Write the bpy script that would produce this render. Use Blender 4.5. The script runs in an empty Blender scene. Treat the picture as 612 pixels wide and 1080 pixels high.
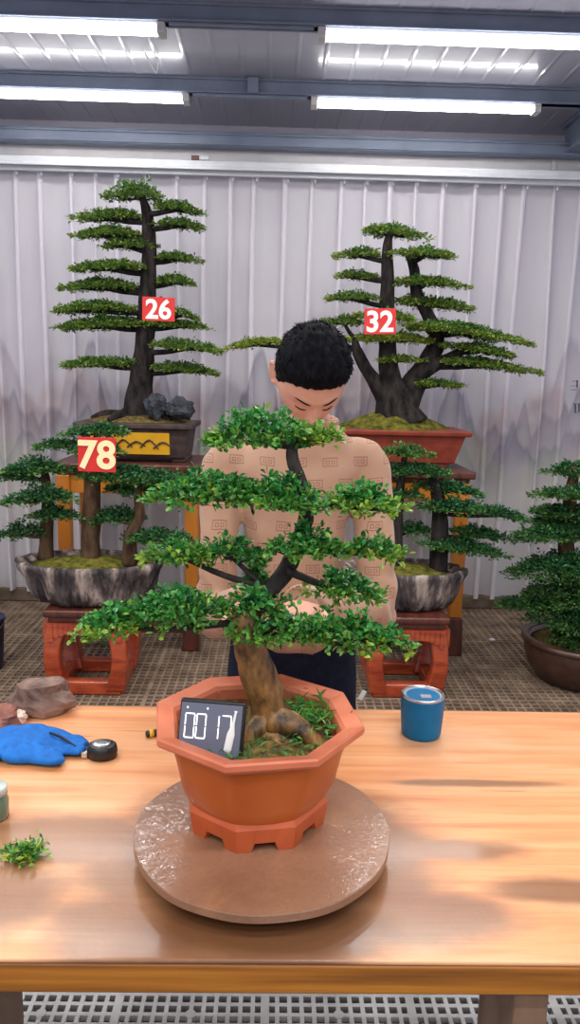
import bpy, bmesh, math, random
import numpy as np
from mathutils import Vector, Matrix, Euler, noise
R = math.radians
random.seed(7); rng = np.random.default_rng(7)
C = bpy.context.scene.collection
scene = bpy.context.scene

# ------------------------------------------------------------------ camera, world, lamps, exposure
W, H, F = 612, 1080, 800.0
CAM = Vector((0, 0, 1.52))
PITCH, ROLL, YAW = 10.0, 1.3, -1.2
cam_rot = Matrix.Rotation(R(YAW), 4, 'Z') @ Matrix.Rotation(R(90-PITCH), 4, 'X') @ Matrix.Rotation(R(ROLL), 4, 'Z')
cd = bpy.data.cameras.new('camera'); cam = bpy.data.objects.new('camera', cd); C.objects.link(cam)
cam.matrix_world = Matrix.Translation(CAM) @ cam_rot
cd.sensor_fit = 'VERTICAL'; cd.sensor_height = 24.0; cd.lens = 24.0*F/H; cd.clip_start = 0.05
scene.camera = cam

wd = bpy.data.worlds.new('room_light'); scene.world = wd; wd.use_nodes = True
bg = wd.node_tree.nodes['Background']; bg.inputs[0].default_value = (0.86, 0.88, 1.0, 1); bg.inputs[1].default_value = 0.5
TUBE_POWER = 16.0
def batten_lamp(x, y, e):                                   # further battens of the same ceiling, behind and above the viewer
    l = bpy.data.lights.new('batten_lamp', 'AREA'); l.shape = 'RECTANGLE'; l.size = 1.2; l.size_y = 0.08; l.energy = e
    l.color = (1.0, 0.97, 0.94)
    o = bpy.data.objects.new('batten_lamp', l); C.objects.link(o); o.location = (x, y, 2.98)
for yy in (2.83, 1.98, 0.28, -0.57, -1.4):
    for xx in (-1.35, 0.75):
        batten_lamp(xx, yy, 16.0)
scene.view_settings.view_transform = 'Standard'; scene.view_settings.look = 'None'
scene.view_settings.gamma = 1.0; scene.view_settings.use_curve_mapping = False
scene.view_settings.exposure = 0.42

# ------------------------------------------------------------------ picture point -> place at a known distance
def ray(px, py):
    return (cam_rot.to_3x3() @ Vector(((px-W/2)/F, -(py-H/2)/F, -1.0)))
def at(px, py, Y):
    d = ray(px, py); return CAM + d*(Y/d.y)
def at_z(px, py, z):
    d = ray(px, py); return CAM + d*((z-CAM.z)/d.z)

# ------------------------------------------------------------------ materials
def lin(c):
    return tuple(((v/255)/12.92 if v/255 <= 0.04045 else ((v/255+0.055)/1.055)**2.4) for v in c) + (1,)
class NT:
    def __init__(s, name):
        s.m = bpy.data.materials.new(name); s.m.use_nodes = True; s.t = s.m.node_tree; s.n = s.t.nodes; s.l = s.t.links
        s.b = s.n['Principled BSDF']; s.out = s.n['Material Output']
    def put(s, sock, v):
        if hasattr(v, 'links'): s.l.new(v, sock)
        elif v is not None: sock.default_value = v
    def node(s, t, **kw):
        n = s.n.new(t)
        for k, v in kw.items(): setattr(n, k, v)
        return n
    def math(s, op, a, b=None, c=None, clamp=False):
        n = s.n.new('ShaderNodeMath'); n.operation = op; n.use_clamp = clamp
        for i, v in enumerate((a, b, c)): s.put(n.inputs[i], v)
        return n.outputs[0]
    def mix(s, f, a, b, mode='MIX'):
        n = s.n.new('ShaderNodeMix'); n.data_type = 'RGBA'; n.blend_type = mode; n.clamp_factor = True
        s.put(n.inputs[0], f); s.put(n.inputs[6], a); s.put(n.inputs[7], b); return n.outputs[2]
    def coord(s, scale=(1,1,1)):
        if not hasattr(s, 'tc'): s.tc = s.n.new('ShaderNodeTexCoord')
        mp = s.n.new('ShaderNodeMapping'); s.l.new(s.tc.outputs['Object'], mp.inputs[0]); mp.inputs['Scale'].default_value = scale
        return mp.outputs[0]
    def noise(s, scale, detail=4, stretch=(1,1,1), rough=0.55, dist=0.0):
        n = s.n.new('ShaderNodeTexNoise'); s.l.new(s.coord(stretch), n.inputs['Vector'])
        n.inputs['Scale'].default_value = scale; n.inputs['Detail'].default_value = detail
        n.inputs['Roughness'].default_value = rough; n.inputs['Distortion'].default_value = dist
        return n.outputs[0]
    def ramp(s, f, stops):
        n = s.n.new('ShaderNodeValToRGB'); s.l.new(f, n.inputs[0]); e = n.color_ramp.elements
        while len(e) < len(stops): e.new(0.5)
        for i, (p, c) in enumerate(stops): e[i].position = p; e[i].color = c
        return n.outputs[0]
    def step(s, v, lo, hi):
        n = s.n.new('ShaderNodeMapRange'); n.interpolation_type = 'SMOOTHSTEP'; s.put(n.inputs[0], v)
        n.inputs[1].default_value = lo; n.inputs[2].default_value = hi; return n.outputs[0]
    def bump(s, h, strength, dist=0.01):
        n = s.n.new('ShaderNodeBump'); n.inputs['Strength'].default_value = strength; n.inputs['Distance'].default_value = dist
        s.l.new(h, n.inputs['Height']); s.l.new(n.outputs[0], s.b.inputs['Normal']); return n.outputs[0]
    def set(s, **kw):
        for k, v in kw.items(): s.put(s.b.inputs[k.replace('_', ' ')], v)
MATS = {}
def simple(name, c1, c2=None, scale=20, rough=0.6, bump=0.0, stretch=(1,1,1), coat=0.0, metal=0.0, lo=0.35, hi=0.65, detail=4, bdist=0.01, spec=0.5):
    m = NT(name); nz = m.noise(scale, detail, stretch)
    m.set(Base_Color=m.ramp(nz, [(lo, lin(c1)), (hi, lin(c2 or c1))]), Roughness=rough, Metallic=metal, Coat_Weight=coat)
    m.b.inputs['Specular IOR Level'].default_value = spec
    if coat: m.b.inputs['Coat Roughness'].default_value = 0.15
    if bump: m.bump(nz, bump, bdist)
    MATS[name] = m.m; return m.m

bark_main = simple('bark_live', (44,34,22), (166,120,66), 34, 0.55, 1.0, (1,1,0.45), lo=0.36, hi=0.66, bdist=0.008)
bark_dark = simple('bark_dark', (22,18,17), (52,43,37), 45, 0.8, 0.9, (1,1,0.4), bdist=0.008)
bark_back = simple('bark_back', (20,18,18), (58,52,50), 26, 0.9, 0.9, (1,1,0.35), bdist=0.02, spec=0.2)
bark_brown = simple('bark_brown', (60,44,32), (104,80,60), 26, 0.9, 0.9, (1,1,0.35), bdist=0.02, spec=0.2)
def leaf_mat(name, cols, young, rough=0.42, trans=0.25):
    m = NT(name); g = m.node('ShaderNodeNewGeometry'); a = m.node('ShaderNodeAttribute', attribute_name='young')
    base = m.ramp(g.outputs['Random Per Island'], [(i/(len(cols)-1), lin(c)) for i, c in enumerate(cols)])
    col = m.mix(a.outputs['Fac'], base, lin(young)); m.set(Base_Color=col, Roughness=rough)
    t = m.node('ShaderNodeBsdfTranslucent'); m.l.new(col, t.inputs[0])
    mx = m.node('ShaderNodeMixShader'); mx.inputs[0].default_value = trans
    m.l.new(m.b.outputs[0], mx.inputs[1]); m.l.new(t.outputs[0], mx.inputs[2]); m.l.new(mx.outputs[0], m.out.inputs[0])
    return m.m
leaf_main = leaf_mat('leaf_glossy', [(26,82,40),(40,118,52),(60,144,62),(104,174,78)], (186,200,64), 0.36)
leaf_back = leaf_mat('leaf_needle', [(38,74,34),(66,112,48),(92,138,60),(124,160,76)], (176,188,76), 0.6)
leaf_deep = leaf_mat('leaf_needle_deep', [(20,62,40),(34,90,54),(52,112,64),(76,138,78)], (136,172,70), 0.6)
moss = simple('moss', (60,66,26), (126,118,50), 30, 0.95, 0.8, bdist=0.02, spec=0.1)
soil = simple('soil', (78,60,40), (120,106,60), 60, 0.95, 0.4, bdist=0.01, spec=0.1)
terracotta = simple('pot_orange_plastic', (176,76,34), (198,92,46), 9, 0.42, 0.05, coat=0.15)
pot_rim_m = simple('pot_rim', (196,104,72), (212,122,88), 12, 0.5, 0.05)
pot_body = NT('pot_body_glazed')
_n = pot_body.noise(5, 4, (1,1,0.6)); pot_body.set(Base_Color=pot_body.ramp(_n, [(0.3, lin((170,72,20))), (0.7, lin((194,96,28)))]), Roughness=0.42, Coat_Weight=0.15)
pot_body = pot_body.m
# turntable : wet brown stone
tt = NT('turntable_wet_stone')
_c = tt.noise(7, 5, (1,1,1)); _f = tt.noise(160, 2)
col = tt.mix(tt.math('MULTIPLY', _f, 0.5), tt.ramp(_c, [(0.3, lin((146,100,70))), (0.7, lin((186,138,104)))]), lin((96,66,52)))
_wet = tt.step(tt.noise(5, 3, (1,1.2,1), dist=.3), 0.36, 0.44)
tt.set(Base_Color=tt.mix(tt.math('MULTIPLY', _wet, 0.30), col, lin((100,78,68))), Roughness=0.36, Coat_Weight=tt.math('MULTIPLY_ADD', _wet, .75, .25))
tt.b.inputs['Coat Roughness'].default_value = 0.035
_h = tt.noise(75, 2, dist=1.0); _bn = tt.node('ShaderNodeBump'); _bn.inputs['Strength'].default_value = 1.0; _bn.inputs['Distance'].default_value = 0.0008
tt.l.new(tt.math('MULTIPLY_ADD', tt.noise(26, 2), 1.6, _h), _bn.inputs['Height']); tt.l.new(_bn.outputs[0], tt.b.inputs['Coat Normal']); turntable_m = tt.m
black_plastic = simple('black_plastic', (18,18,20), (30,30,33), 40, 0.4, 0.03)
steel = simple('brushed_steel', (180,182,186), (205,206,210), 60, 0.28, 0.0, metal=1.0)
white_plastic = simple('white_plastic', (226,226,226), (236,236,236), 10, 0.4)
cup_blue = simple('cup_blue_enamel', (6,100,150), (10,110,160), 15, 0.5, 0.03, spec=0.25)
glove_blue = simple('blue_cloth', (0,90,172), (8,112,200), 60, 0.8, 0.35, bdist=0.004)
rock_m = simple('grey_rock', (84,62,54), (150,124,112), 14, 0.85, 0.9, bdist=0.02)
rock_dark = simple('dark_rock', (24,26,32), (70,74,84), 16, 0.7, 0.9, bdist=0.03)
wood_red = simple('red_lacquer_wood', (150,54,32), (192,86,50), 8, 0.32, 0.05, (1,1,4), coat=0.35)
wood_dark = simple('dark_red_wood', (70,34,26), (104,52,38), 8, 0.42, 0.05, (4,1,1), coat=0.15)
wood_amber = simple('amber_wood', (176,98,14), (208,128,26), 6, 0.38, 0.05, (1,1,0.2), coat=0.3)
pot_red = simple('brick_red_pot', (128,50,34), (152,64,44), 14, 0.5, 0.1)
pot_brown = simple('dark_brown_pot', (62,40,32), (92,62,48), 12, 0.42, 0.1, coat=0.2)
pot_frame = simple('brown_pot_frame', (50,38,36), (80,62,56), 20, 0.6, 0.2)
sign_red = simple('sign_red', (206,34,34), (220,46,40), 4, 0.5)
sign_num = simple('sign_cream_number', (255,236,176), (255,240,190), 4, 0.6)
sign_num2 = simple('sign_white_number', (250,246,240), (255,250,246), 4, 0.6)
steel_blue = simple('blue_grey_painted_steel', (112,122,142), (126,136,156), 5, 0.45, 0.02)
panel_white = simple('off_white_panel', (196,192,194), (210,206,206), 4, 0.45)
rail_white = simple('white_rail_metal', (214,216,222), (226,228,232), 6, 0.25, coat=0.4)
wall_m = simple('grey_wall', (176,172,184), (186,182,194), 3, 0.9)
curb_m = simple('brown_curb', (92,76,64), (124,106,90), 10, 0.85, 0.3)
grate_brown = simple('floor_mat_dusty', (118,98,82), (158,136,114), 9, 0.75, 0.1)
grate_grey = simple('floor_mat_grey', (176,174,172), (204,202,200), 9, 0.6, 0.05)
under_m = simple('floor_beneath', (30,24,22), (52,42,38), 6, 0.95, 0.3)
skin_m = NT('skin'); skin_m.set(Base_Color=skin_m.ramp(skin_m.noise(14), [(0.3, lin((206,150,128))), (0.7, lin((220,168,144)))]), Roughness=0.5, Subsurface_Weight=0.12, Subsurface_Radius=(0.01,0.004,0.002)); skin_m = skin_m.m
hair_m = simple('black_hair', (12,12,16), (22,22,28), 90, 0.75, 0.4, (1,1,0.3), bdist=0.004, spec=0.08)
lip_m = simple('lips', (186,104,98), (196,116,108), 30, 0.45)
trouser_m = simple('navy_trousers', (14,18,34), (22,27,46), 60, 0.85, 0.2, spec=0.2)
# sweater with a small repeated box-and-bars mark
sw = NT('beige_patterned_knit'); sep = sw.node('ShaderNodeSeparateXYZ'); sw.l.new(sw.coord(), sep.inputs[0])
wob = sw.math('MULTIPLY', sw.math('SUBTRACT', sw.noise(7, 2), 0.5), 0.03)
v = sw.math('DIVIDE', sw.math('ADD', sep.outputs[2], wob), 0.052); row = sw.math('FLOOR', v)
u = sw.math('ADD', sw.math('DIVIDE', sw.math('ADD', sep.outputs[0], wob), 0.074), sw.math('MULTIPLY', sw.math('FLOORED_MODULO', row, 2.0), 0.5))
a_ = sw.math('ABSOLUTE', sw.math('SUBTRACT', sw.math('FRACT', u), 0.5)); b_ = sw.math('ABSOLUTE', sw.math('SUBTRACT', sw.math('FRACT', v), 0.5))
def box_in(x, y, w_, h_): return sw.math('MULTIPLY', sw.math('LESS_THAN', x, w_), sw.math('LESS_THAN', y, h_))
outl = sw.math('SUBTRACT', box_in(a_, b_, .235, .215), box_in(a_, b_, .205, .16))
bars = sw.math('MULTIPLY', box_in(a_, b_, .15, .095), sw.math('SUBTRACT', 1.0, box_in(sw.math('ABSOLUTE', sw.math('SUBTRACT', a_, .085)), b_, .035, .05)))
bars = sw.math('MULTIPLY', bars, sw.math('GREATER_THAN', a_, .022))
mark = sw.math('MAXIMUM', outl, bars); knit = sw.noise(260, 2)
beige = sw.ramp(sw.noise(5, 3), [(0.3, lin((164,128,106))), (0.7, lin((180,146,122)))])
sw.set(Base_Color=sw.mix(sw.math('MULTIPLY', mark, 0.65), beige, lin((128,88,72))), Roughness=0.9, Sheen_Weight=0.2)
sw.b.inputs['Specular IOR Level'].default_value = 0.2
sw.bump(knit, 0.3, 0.003); sweater_m = sw.m
# ceiling: glossy grey-lilac profiled sheet
ce = NT('ceiling_sheet'); ce.set(Base_Color=ce.ramp(ce.noise(3), [(0.3, lin((142,142,156))), (0.7, lin((154,154,168)))]), Roughness=0.3, Coat_Weight=0.5)
ce.b.inputs['Coat Roughness'].default_value = 0.06
ceiling_m = ce.m
def emit(name, col, s):
    m = NT(name); m.set(Base_Color=(0.9,0.9,0.9,1), Emission_Color=col, Emission_Strength=s); return m.m
tube_m = emit('lit_diffuser', (1, 0.975, 0.96, 1), TUBE_POWER)
digit_m = emit('lit_digits', (1, 1, 1, 1), 1.1)
screen_m = NT('dark_screen'); screen_m.set(Base_Color=lin((76,78,90)), Roughness=0.22, Emission_Color=lin((76,78,92)), Emission_Strength=0.7); screen_m = screen_m.m

# ------------------------------------------------------------------ mesh building
ORI = {}
class MB:
    def __init__(s): s.v = []; s.f = []; s.attr = None
    def add(s, vs, fs):
        o = len(s.v); s.v += [tuple(p) for p in vs]; s.f += [tuple(i+o for i in f) for f in fs]; return s
    def box(s, c, d, rot=None):
        c = Vector(c); h = [x/2 for x in d]
        vs = [Vector((sx*h[0], sy*h[1], sz*h[2])) for sx in (-1,1) for sy in (-1,1) for sz in (-1,1)]
        if rot is not None: vs = [rot @ p for p in vs]
        return s.add([c+p for p in vs], [(0,1,3,2),(4,6,7,5),(0,4,5,1),(2,3,7,6),(0,2,6,4),(1,5,7,3)])
    def frustum(s, c, d0, d1, h):           # rectangular taper standing on c
        c = Vector(c); vs = []
        for (dx, dy), z in ((d0, 0), (d1, h)):
            vs += [c+Vector((sx*dx/2, sy*dy/2, z)) for sx, sy in ((-1,-1),(1,-1),(1,1),(-1,1))]
        return s.add(vs, [(3,2,1,0),(4,5,6,7)]+[(i, (i+1)%4, 4+(i+1)%4, 4+i) for i in range(4)])
    def tube(s, pts, rad, seg=10, bumpy=0.0, fr=8.0, smooth=4, flat=1.0):
        pts = [Vector(p) for p in pts]; n = len(pts)
        if smooth > 1 and n > 2:
            P, Q = [], []
            for i in range(n-1):
                p0, p1, p2, p3 = pts[max(i-1,0)], pts[i], pts[i+1], pts[min(i+2,n-1)]
                for k in range(smooth):
                    t = k/smooth
                    P.append(0.5*((2*p1)+(p2-p0)*t+(2*p0-5*p1+4*p2-p3)*t*t+(3*p1-p0-3*p2+p3)*t**3)); Q.append(rad[i]*(1-t)+rad[i+1]*t)
            P.append(pts[-1]); Q.append(rad[-1]); pts, rad = P, Q; n = len(pts)
        vs = []; t0 = (pts[1]-pts[0]).normalized(); up = Vector((0,0,1)) if abs(t0.z) < 0.9 else Vector((0,1,0))
        a = t0.cross(up).normalized()
        for i, p in enumerate(pts):
            t = (pts[min(i+1,n-1)]-pts[max(i-1,0)]).normalized(); a = (a-t*a.dot(t)).normalized(); b = t.cross(a)
            for k in range(seg):
                an = 2*math.pi*k/seg; d = a*math.cos(an)+b*math.sin(an)*flat; q = p+d*rad[i]
                if bumpy: q = p+d*rad[i]*(1+bumpy*noise.noise(Vector((d.x*1.6, d.y*1.6, d.z*1.6))+p*fr))
                vs.append(q)
        fs = [(i*seg+k, i*seg+(k+1)%seg, (i+1)*seg+(k+1)%seg, (i+1)*seg+k) for i in range(n-1) for k in range(seg)]
        fs += [tuple(range(seg))[::-1], tuple((n-1)*seg+k for k in range(seg))]
        return s.add(vs, fs)
    def lathe(s, c, prof, seg=48, sx=1.0, sy=1.0, ph=0.0, fn=None, ring=False):
        c = Vector(c); vs = []
        if ring: prof = list(prof)+[prof[0]]
        for r, z in prof:
            for k in range(seg):
                an = 2*math.pi*k/seg+ph; rr = r*(fn(an, z) if fn else 1)
                vs.append(c+Vector((math.cos(an)*rr*sx, math.sin(an)*rr*sy, z)))
        n = len(prof)
        fs = [(i*seg+k, i*seg+(k+1)%seg, (i+1)*seg+(k+1)%seg, (i+1)*seg+k) for i in range(n-1) for k in range(seg)]
        if not ring: fs += [tuple(range(seg))[::-1], tuple((n-1)*seg+k for k in range(seg))]
        return s.add(vs, fs)
    def blob(s, c, r, seg=16, rings=10, amp=0.0, fr=3.0, rot=None, seed=0.0, fn=None):
        c = Vector(c); vs = []
        for i in range(rings+1):
            th = math.pi*i/rings
            for k in range(seg):
                ph = 2*math.pi*k/seg; d = Vector((math.sin(th)*math.cos(ph), math.sin(th)*math.sin(ph), math.cos(th)))
                m = 1+amp*noise.noise(d*fr+Vector((seed,seed*.7,0))) if amp else 1
                p = Vector((d.x*r[0], d.y*r[1], d.z*r[2]))*m
                if fn: p = fn(d, p)
                vs.append(c+(rot @ p if rot is not None else p))
        fs = [(i*seg+k, (i+1)*seg+k, (i+1)*seg+(k+1)%seg, i*seg+(k+1)%seg) for i in range(rings) for k in range(seg)]
        return s.add(vs, fs)
def obj(name, mb, mat, parent=None, smooth=False, bevel=0.0, loc=None, sub=0):
    base = ORI[parent.name] if parent is not None else (Vector(loc) if loc is not None else Vector((0,0,0)))
    me = bpy.data.meshes.new(name); me.from_pydata([tuple(Vector(p)-base) for p in mb.v], [], mb.f); me.validate()
    if mb.attr is not None and len(mb.attr) == len(me.vertices):
        at_ = me.attributes.new('young', 'FLOAT', 'POINT'); at_.data.foreach_set('value', np.asarray(mb.attr, dtype=np.float32))
    if mb.attr is None:
        bm = bmesh.new(); bm.from_mesh(me); bmesh.ops.remove_doubles(bm, verts=bm.verts, dist=1e-6)
        bmesh.ops.recalc_face_normals(bm, faces=bm.faces); bm.to_mesh(me); bm.free()
    me.materials.append(mat); o = bpy.data.objects.new(name, me); C.objects.link(o)
    if parent is not None: o.parent = parent
    else: o.location = base
    ORI[o.name] = base
    if smooth: me.shade_smooth()
    if bevel:
        b = o.modifiers.new('edge', 'BEVEL'); b.width = bevel; b.segments = 2; b.limit_method = 'ANGLE'
        me.shade_smooth(); wn = o.modifiers.new('wn', 'WEIGHTED_NORMAL')
    if sub:
        s_ = o.modifiers.new('sub', 'SUBSURF'); s_.levels = s_.render_levels = sub
    return o
def tag(o, label, cat, group=None, kind=None):
    o['label'] = label; o['category'] = cat
    if group: o['group'] = group
    if kind: o['kind'] = kind
    return o
def struct(o, kind='structure'): o['kind'] = kind; return o
def thing(name, label, cat, loc, group=None):
    o = bpy.data.objects.new(name, None); C.objects.link(o); o.location = loc; o.empty_display_size = 0.05
    ORI[o.name] = Vector(loc); return tag(o, label, cat, group)
def text_part(name, txt, size, mat, parent, center, rot, extr=0.001, fat=0.0, sx=1.0):
    cu = bpy.data.curves.new(name, 'FONT'); cu.body = txt; cu.size = size; cu.extrude = extr; cu.offset = fat
    cu.align_x = 'CENTER'; cu.align_y = 'CENTER'; cu.materials.append(mat)
    t = bpy.data.objects.new('tmp_text', cu); C.objects.link(t); dg = bpy.context.evaluated_depsgraph_get(); dg.update()
    me = bpy.data.meshes.new_from_object(t.evaluated_get(dg)); bpy.data.objects.remove(t)
    co = np.zeros(len(me.vertices)*3, np.float32); me.vertices.foreach_get('co', co); co = co.reshape(-1,3)
    mid = (co.min(0)+co.max(0))/2; M = rot.to_3x3(); base = ORI[parent.name]
    for v_ in me.vertices:
        p = Vector(v_.co)-Vector(mid); p.x *= sx; v_.co = M @ p + Vector(center)-base
    me.name = name; o = bpy.data.objects.new(name, me); C.objects.link(o); o.parent = parent; ORI[o.name] = base
    return o

# ------------------------------------------------------------------ the room
ZC = 3.085
def grating(x0, x1, y0, y1, z, p, w, seam, h=0.016):
    m = MB()
    n = int(round((x1-x0)/p))
    for i in range(n+1):
        x = x0+i*p; ww = w*2.0 if i % seam == 0 else w
        m.box((x, (y0+y1)/2, z-h/2), (ww, y1-y0, h))
    n2 = int(round((y1-y0)/p))
    for i in range(n2+1):
        y = y0+i*p; ww = w*2.0 if i % seam == 0 else w
        m.box(((x0+x1)/2, y, z-h/2-0.0005), (x1-x0, ww, h))
    for i in range(seam//2, n, seam):
        for j in range(seam//2, n2, seam):
            m.lathe((x0+i*p, y0+j*p, z-h), [(0.013,0),(0.013,h+.001)], 10)
    return m
fl = struct(obj('floor', MB().box((0, 2.3, -0.06), (6.6, 6.0, 0.04)), under_m))
struct(obj('floor_matting', grating(-2.7, 2.7, 2.62, 4.96, 0.0, 0.042, 0.0105, 10), grate_brown))
struct(obj('floor_matting_near', grating(-1.8, 1.8, 0.7, 2.59, 0.0, 0.03, 0.0105, 12), grate_grey))
struct(obj('wall_back', MB().box((0, 5.2, 1.5), (6.6, 0.08, 3.2)), wall_m))
# profiled ceiling sheet: ribs run in depth
m = MB(); x = -3.3; prof = []
while x < 3.3:
    prof += [(x, 0), (x+.010, -.0025), (x+.018, -.0025), (x+.028, 0)]; x += .14
prof.append((3.3, 0))
vs = []
for (px_, dz) in prof: vs += [(px_, -2.0, ZC+dz), (px_, 5.16, ZC+dz)]
m.add(vs, [(2*i, 2*i+1, 2*i+3, 2*i+2) for i in range(len(prof)-1)])
m.box((0, 1.58, ZC+.06), (6.6, 7.16, .06))
struct(obj('ceiling', m, ceiling_m))
# steel purlins across, channel section with lips
def purlin(Y, zb, w=0.08, h=0.078, name='ceiling_beam'):
    m = MB(); m.box((0, Y, zb+h/2), (6.4, 0.05, h)); m.box((0, Y, zb+.006), (6.4, w, .012)); m.box((0, Y, zb+h-.006), (6.4, w, .012))
    return struct(obj(name, m, steel_blue, bevel=.003))
ROWS = [3.59, 4.41]
for yy in (2.83, 3.59, 4.41): purlin(yy, 3.008)
m = MB(); m.box((0, 4.93, 2.93), (6.4, .07, .085)); m.box((0, 4.89, 2.955), (6.4, .012, .012)); m.box((0, 4.89, 2.90), (6.4, .016, .014))
struct(obj('ceiling_beam_end', m, steel_blue, bevel=.003))
m = MB(); m.box((1.78, 3.4, 2.995), (.05, 3.2, .165)); m.box((1.78, 3.4, 2.915), (.11, 3.2, .014)); m.box((1.78, 3.4, 3.075), (.11, 3.2, .014))
struct(obj('ceiling_rafter', m, steel_blue, bevel=.003))
struct(obj('trim_1', MB().box((0, 5.0, 2.845), (6.4, .02, .10)).box((1.69, 4.985, 2.845), (.03, .02, .10)), panel_white, bevel=.003))
m = MB(); m.box((0, 4.88, 2.775), (6.4, .07, .035)); m.box((0, 4.845, 2.75), (6.4, .014, .02)); m.box((0, 4.90, 2.735), (6.4, .02, .03)); m.box((0, 4.97, 2.80), (6.4, .14, .012))
struct(obj('trim_2', m, rail_white, bevel=.004))
struct(obj('baseboard_back', MB().box((0, 5.06, 0.045), (6.4, .20, .09)), curb_m, bevel=.01))
# rail clip and conduit
clip = thing('rail_clip', 'small brown clip with white tab standing on the curtain rail', 'clip', at(206, 169, 4.85))
p = at(206, 167, 4.86); p.z = 2.7925+.014
obj('clip_body', MB().box(p, (.045, .03, .028)), wood_dark, clip, bevel=.003)
obj('tab', MB().box(p+Vector((.055, 0, .002)), (.05, .02, .022)), rail_white, clip, bevel=.003)
# LED battens
def batten(xc, Y, label):
    t = thing('ceiling_light', label, 'light', (xc, Y, 3.0), 'lit battens on the ceiling')
    obj('housing', MB().box((xc, Y, 2.997), (1.19, .06, .022)), rail_white, t, bevel=.003)
    m = MB(); L = 1.17; n = 10; vs = []
    for sx in (-1, 1):
        for k in range(n+1):
            an = math.pi*k/n; vs.append((xc+sx*L/2, Y-.037*math.cos(an), 2.988-.024*math.sin(an)))
    m.add(vs, [(k, k+1, n+2+k, n+1+k) for k in range(n)]+[tuple(range(n+1)), tuple(range(n+1, 2*n+2))[::-1], (0, n+1, 2*n+1, n)])
    obj('diffuser', m, tube_m, t, smooth=False)
    for sx in (-1, 1):
        obj('end_cap', MB().box((xc+sx*.602, Y, 2.984), (.036, .078, .045)), panel_white, t, bevel=.005)
    return t
def end_x(px, py, Y): return at(px, py, Y).x
batten(end_x(170, 30, 3.59)-.6, 3.59, 'lit LED batten in the nearer row, cut by the left edge of the picture')
batten(end_x(340, 38, 3.59)+.6, 3.59, 'lit LED batten in the nearer row, cut by the right edge of the picture')
batten(end_x(196, 103, 4.41)-.6, 4.41, 'lit LED batten in the farther row, above the tree numbered 26')
batten(end_x(332, 109, 4.41)+.6, 4.41, 'lit LED batten in the farther row, above the tree numbered 32')
for i, (yy, l) in enumerate(((3.59, 'thin grey cable conduit linking the two nearer light battens'), (4.41, 'thin grey cable conduit linking the two farther light battens'))):
    a, b = (end_x(172, 30, yy)+.03, end_x(338, 38, yy)-.03) if i == 0 else (end_x(198, 103, yy)+.03, end_x(330, 109, yy)-.03)
    m = MB().tube([(a, yy-.03, 2.998), ((a+b)/2, yy-.03, 2.998), (b, yy-.03, 2.998)], [.009]*3, 8)
    tag(obj('cable_conduit', m, steel_blue, smooth=True, loc=(a, yy, 2.998)), l, 'conduit', 'cable conduits between the battens')
p = at(267, 97, 4.35); jb = tag(obj('junction_box', MB().box((p.x, 4.362, 3.045), (.06, .044, .075)), steel_blue, bevel=.004, loc=(p.x, 4.362, 3.045)), 'small dark junction box on the beam between the farther battens', 'junction box')
p = at(158, 60, 4.1)
tag(obj('hanging_wire', MB().tube([(p.x-.02, 4.05, 3.08), (p.x, 4.07, 3.04), (p.x+.03, 4.1, 3.0), (p.x+.035, 4.13, 3.03), (p.x+.035, 4.14, 3.083)], [.004]*5, 6), white_plastic, smooth=True, loc=(p.x, 4.1, 3.1)), 'short white wire loop hanging from the ceiling sheet', 'wire')

# ------------------------------------------------------------------ curtain with ink landscape
cu = NT('sheer_printed_curtain'); sep = cu.node('ShaderNodeSeparateXYZ'); cu.l.new(cu.coord(), sep.inputs[0]); X_, Z_ = sep.outputs[0], sep.outputs[2]
colr = lin((246,242,248))
def layer(col_in, base, amp, fr, seed, c, strength, L, soft=.03, edge=0.0):
    n = cu.node('ShaderNodeTexNoise', noise_dimensions='1D'); cu.l.new(cu.math('MULTIPLY_ADD', X_, fr, seed), n.inputs['W'])
    n.inputs['Scale'].default_value = 1; n.inputs['Detail'].default_value = 3; n.inputs['Roughness'].default_value = .5
    h = cu.math('MULTIPLY_ADD', cu.math('SUBTRACT', n.outputs[0], 0.5), amp, base)
    d = cu.math('SUBTRACT', h, Z_); f = cu.math('MULTIPLY', cu.step(d, 0, soft), cu.math('EXPONENT', cu.math('MULTIPLY', cu.math('MAXIMUM', d, 0.0), -1/L)))
    f = cu.math('MULTIPLY', f, cu.math('MULTIPLY_ADD', cu.noise(4, 3), 1.2, .35), clamp=True)
    return cu.mix(cu.math('MULTIPLY', f, strength), col_in, lin(c))
colr = layer(colr, 1.42, 1.3, 1.1, 3.1, (214,204,212), .3, .5, .16)
colr = layer(colr, 1.36, 1.5, 2.1, 11.4, (172,162,178), .6, .22, .09)
colr = layer(colr, 1.22, 1.7, 2.6, 27.7, (124,126,152), .75, .16, .06)
colr = layer(colr, 1.30, 1.2, 2.0, 41.2, (206,168,158), .5, .35, .14)
colr = layer(colr, 1.02, 1.1, 3.5, 55.9, (86,110,150), .6, .10, .05)
colr = layer(colr, 1.05, .7, 1.9, 63.3, (218,222,200), .7, .55, .16)
colr = layer(colr, 0.75, .5, 1.1, 77.3, (238,230,228), .7, .6, .16)
cu.set(Base_Color=colr, Roughness=0.85); cu.b.inputs['Specular IOR Level'].default_value = .1
tr = cu.node('ShaderNodeBsdfTransparent'); tl = cu.node('ShaderNodeBsdfTranslucent'); cu.l.new(colr, tl.inputs[0])
mx0 = cu.node('ShaderNodeMixShader'); mx0.inputs[0].default_value = .25; cu.l.new(cu.b.outputs[0], mx0.inputs[1]); cu.l.new(tl.outputs[0], mx0.inputs[2])
mx = cu.node('ShaderNodeMixShader'); mx.inputs[0].default_value = .24
cu.l.new(mx0.outputs[0], mx.inputs[1]); cu.l.new(tr.outputs[0], mx.inputs[2]); cu.l.new(mx.outputs[0], cu.out.inputs[0])
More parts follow.
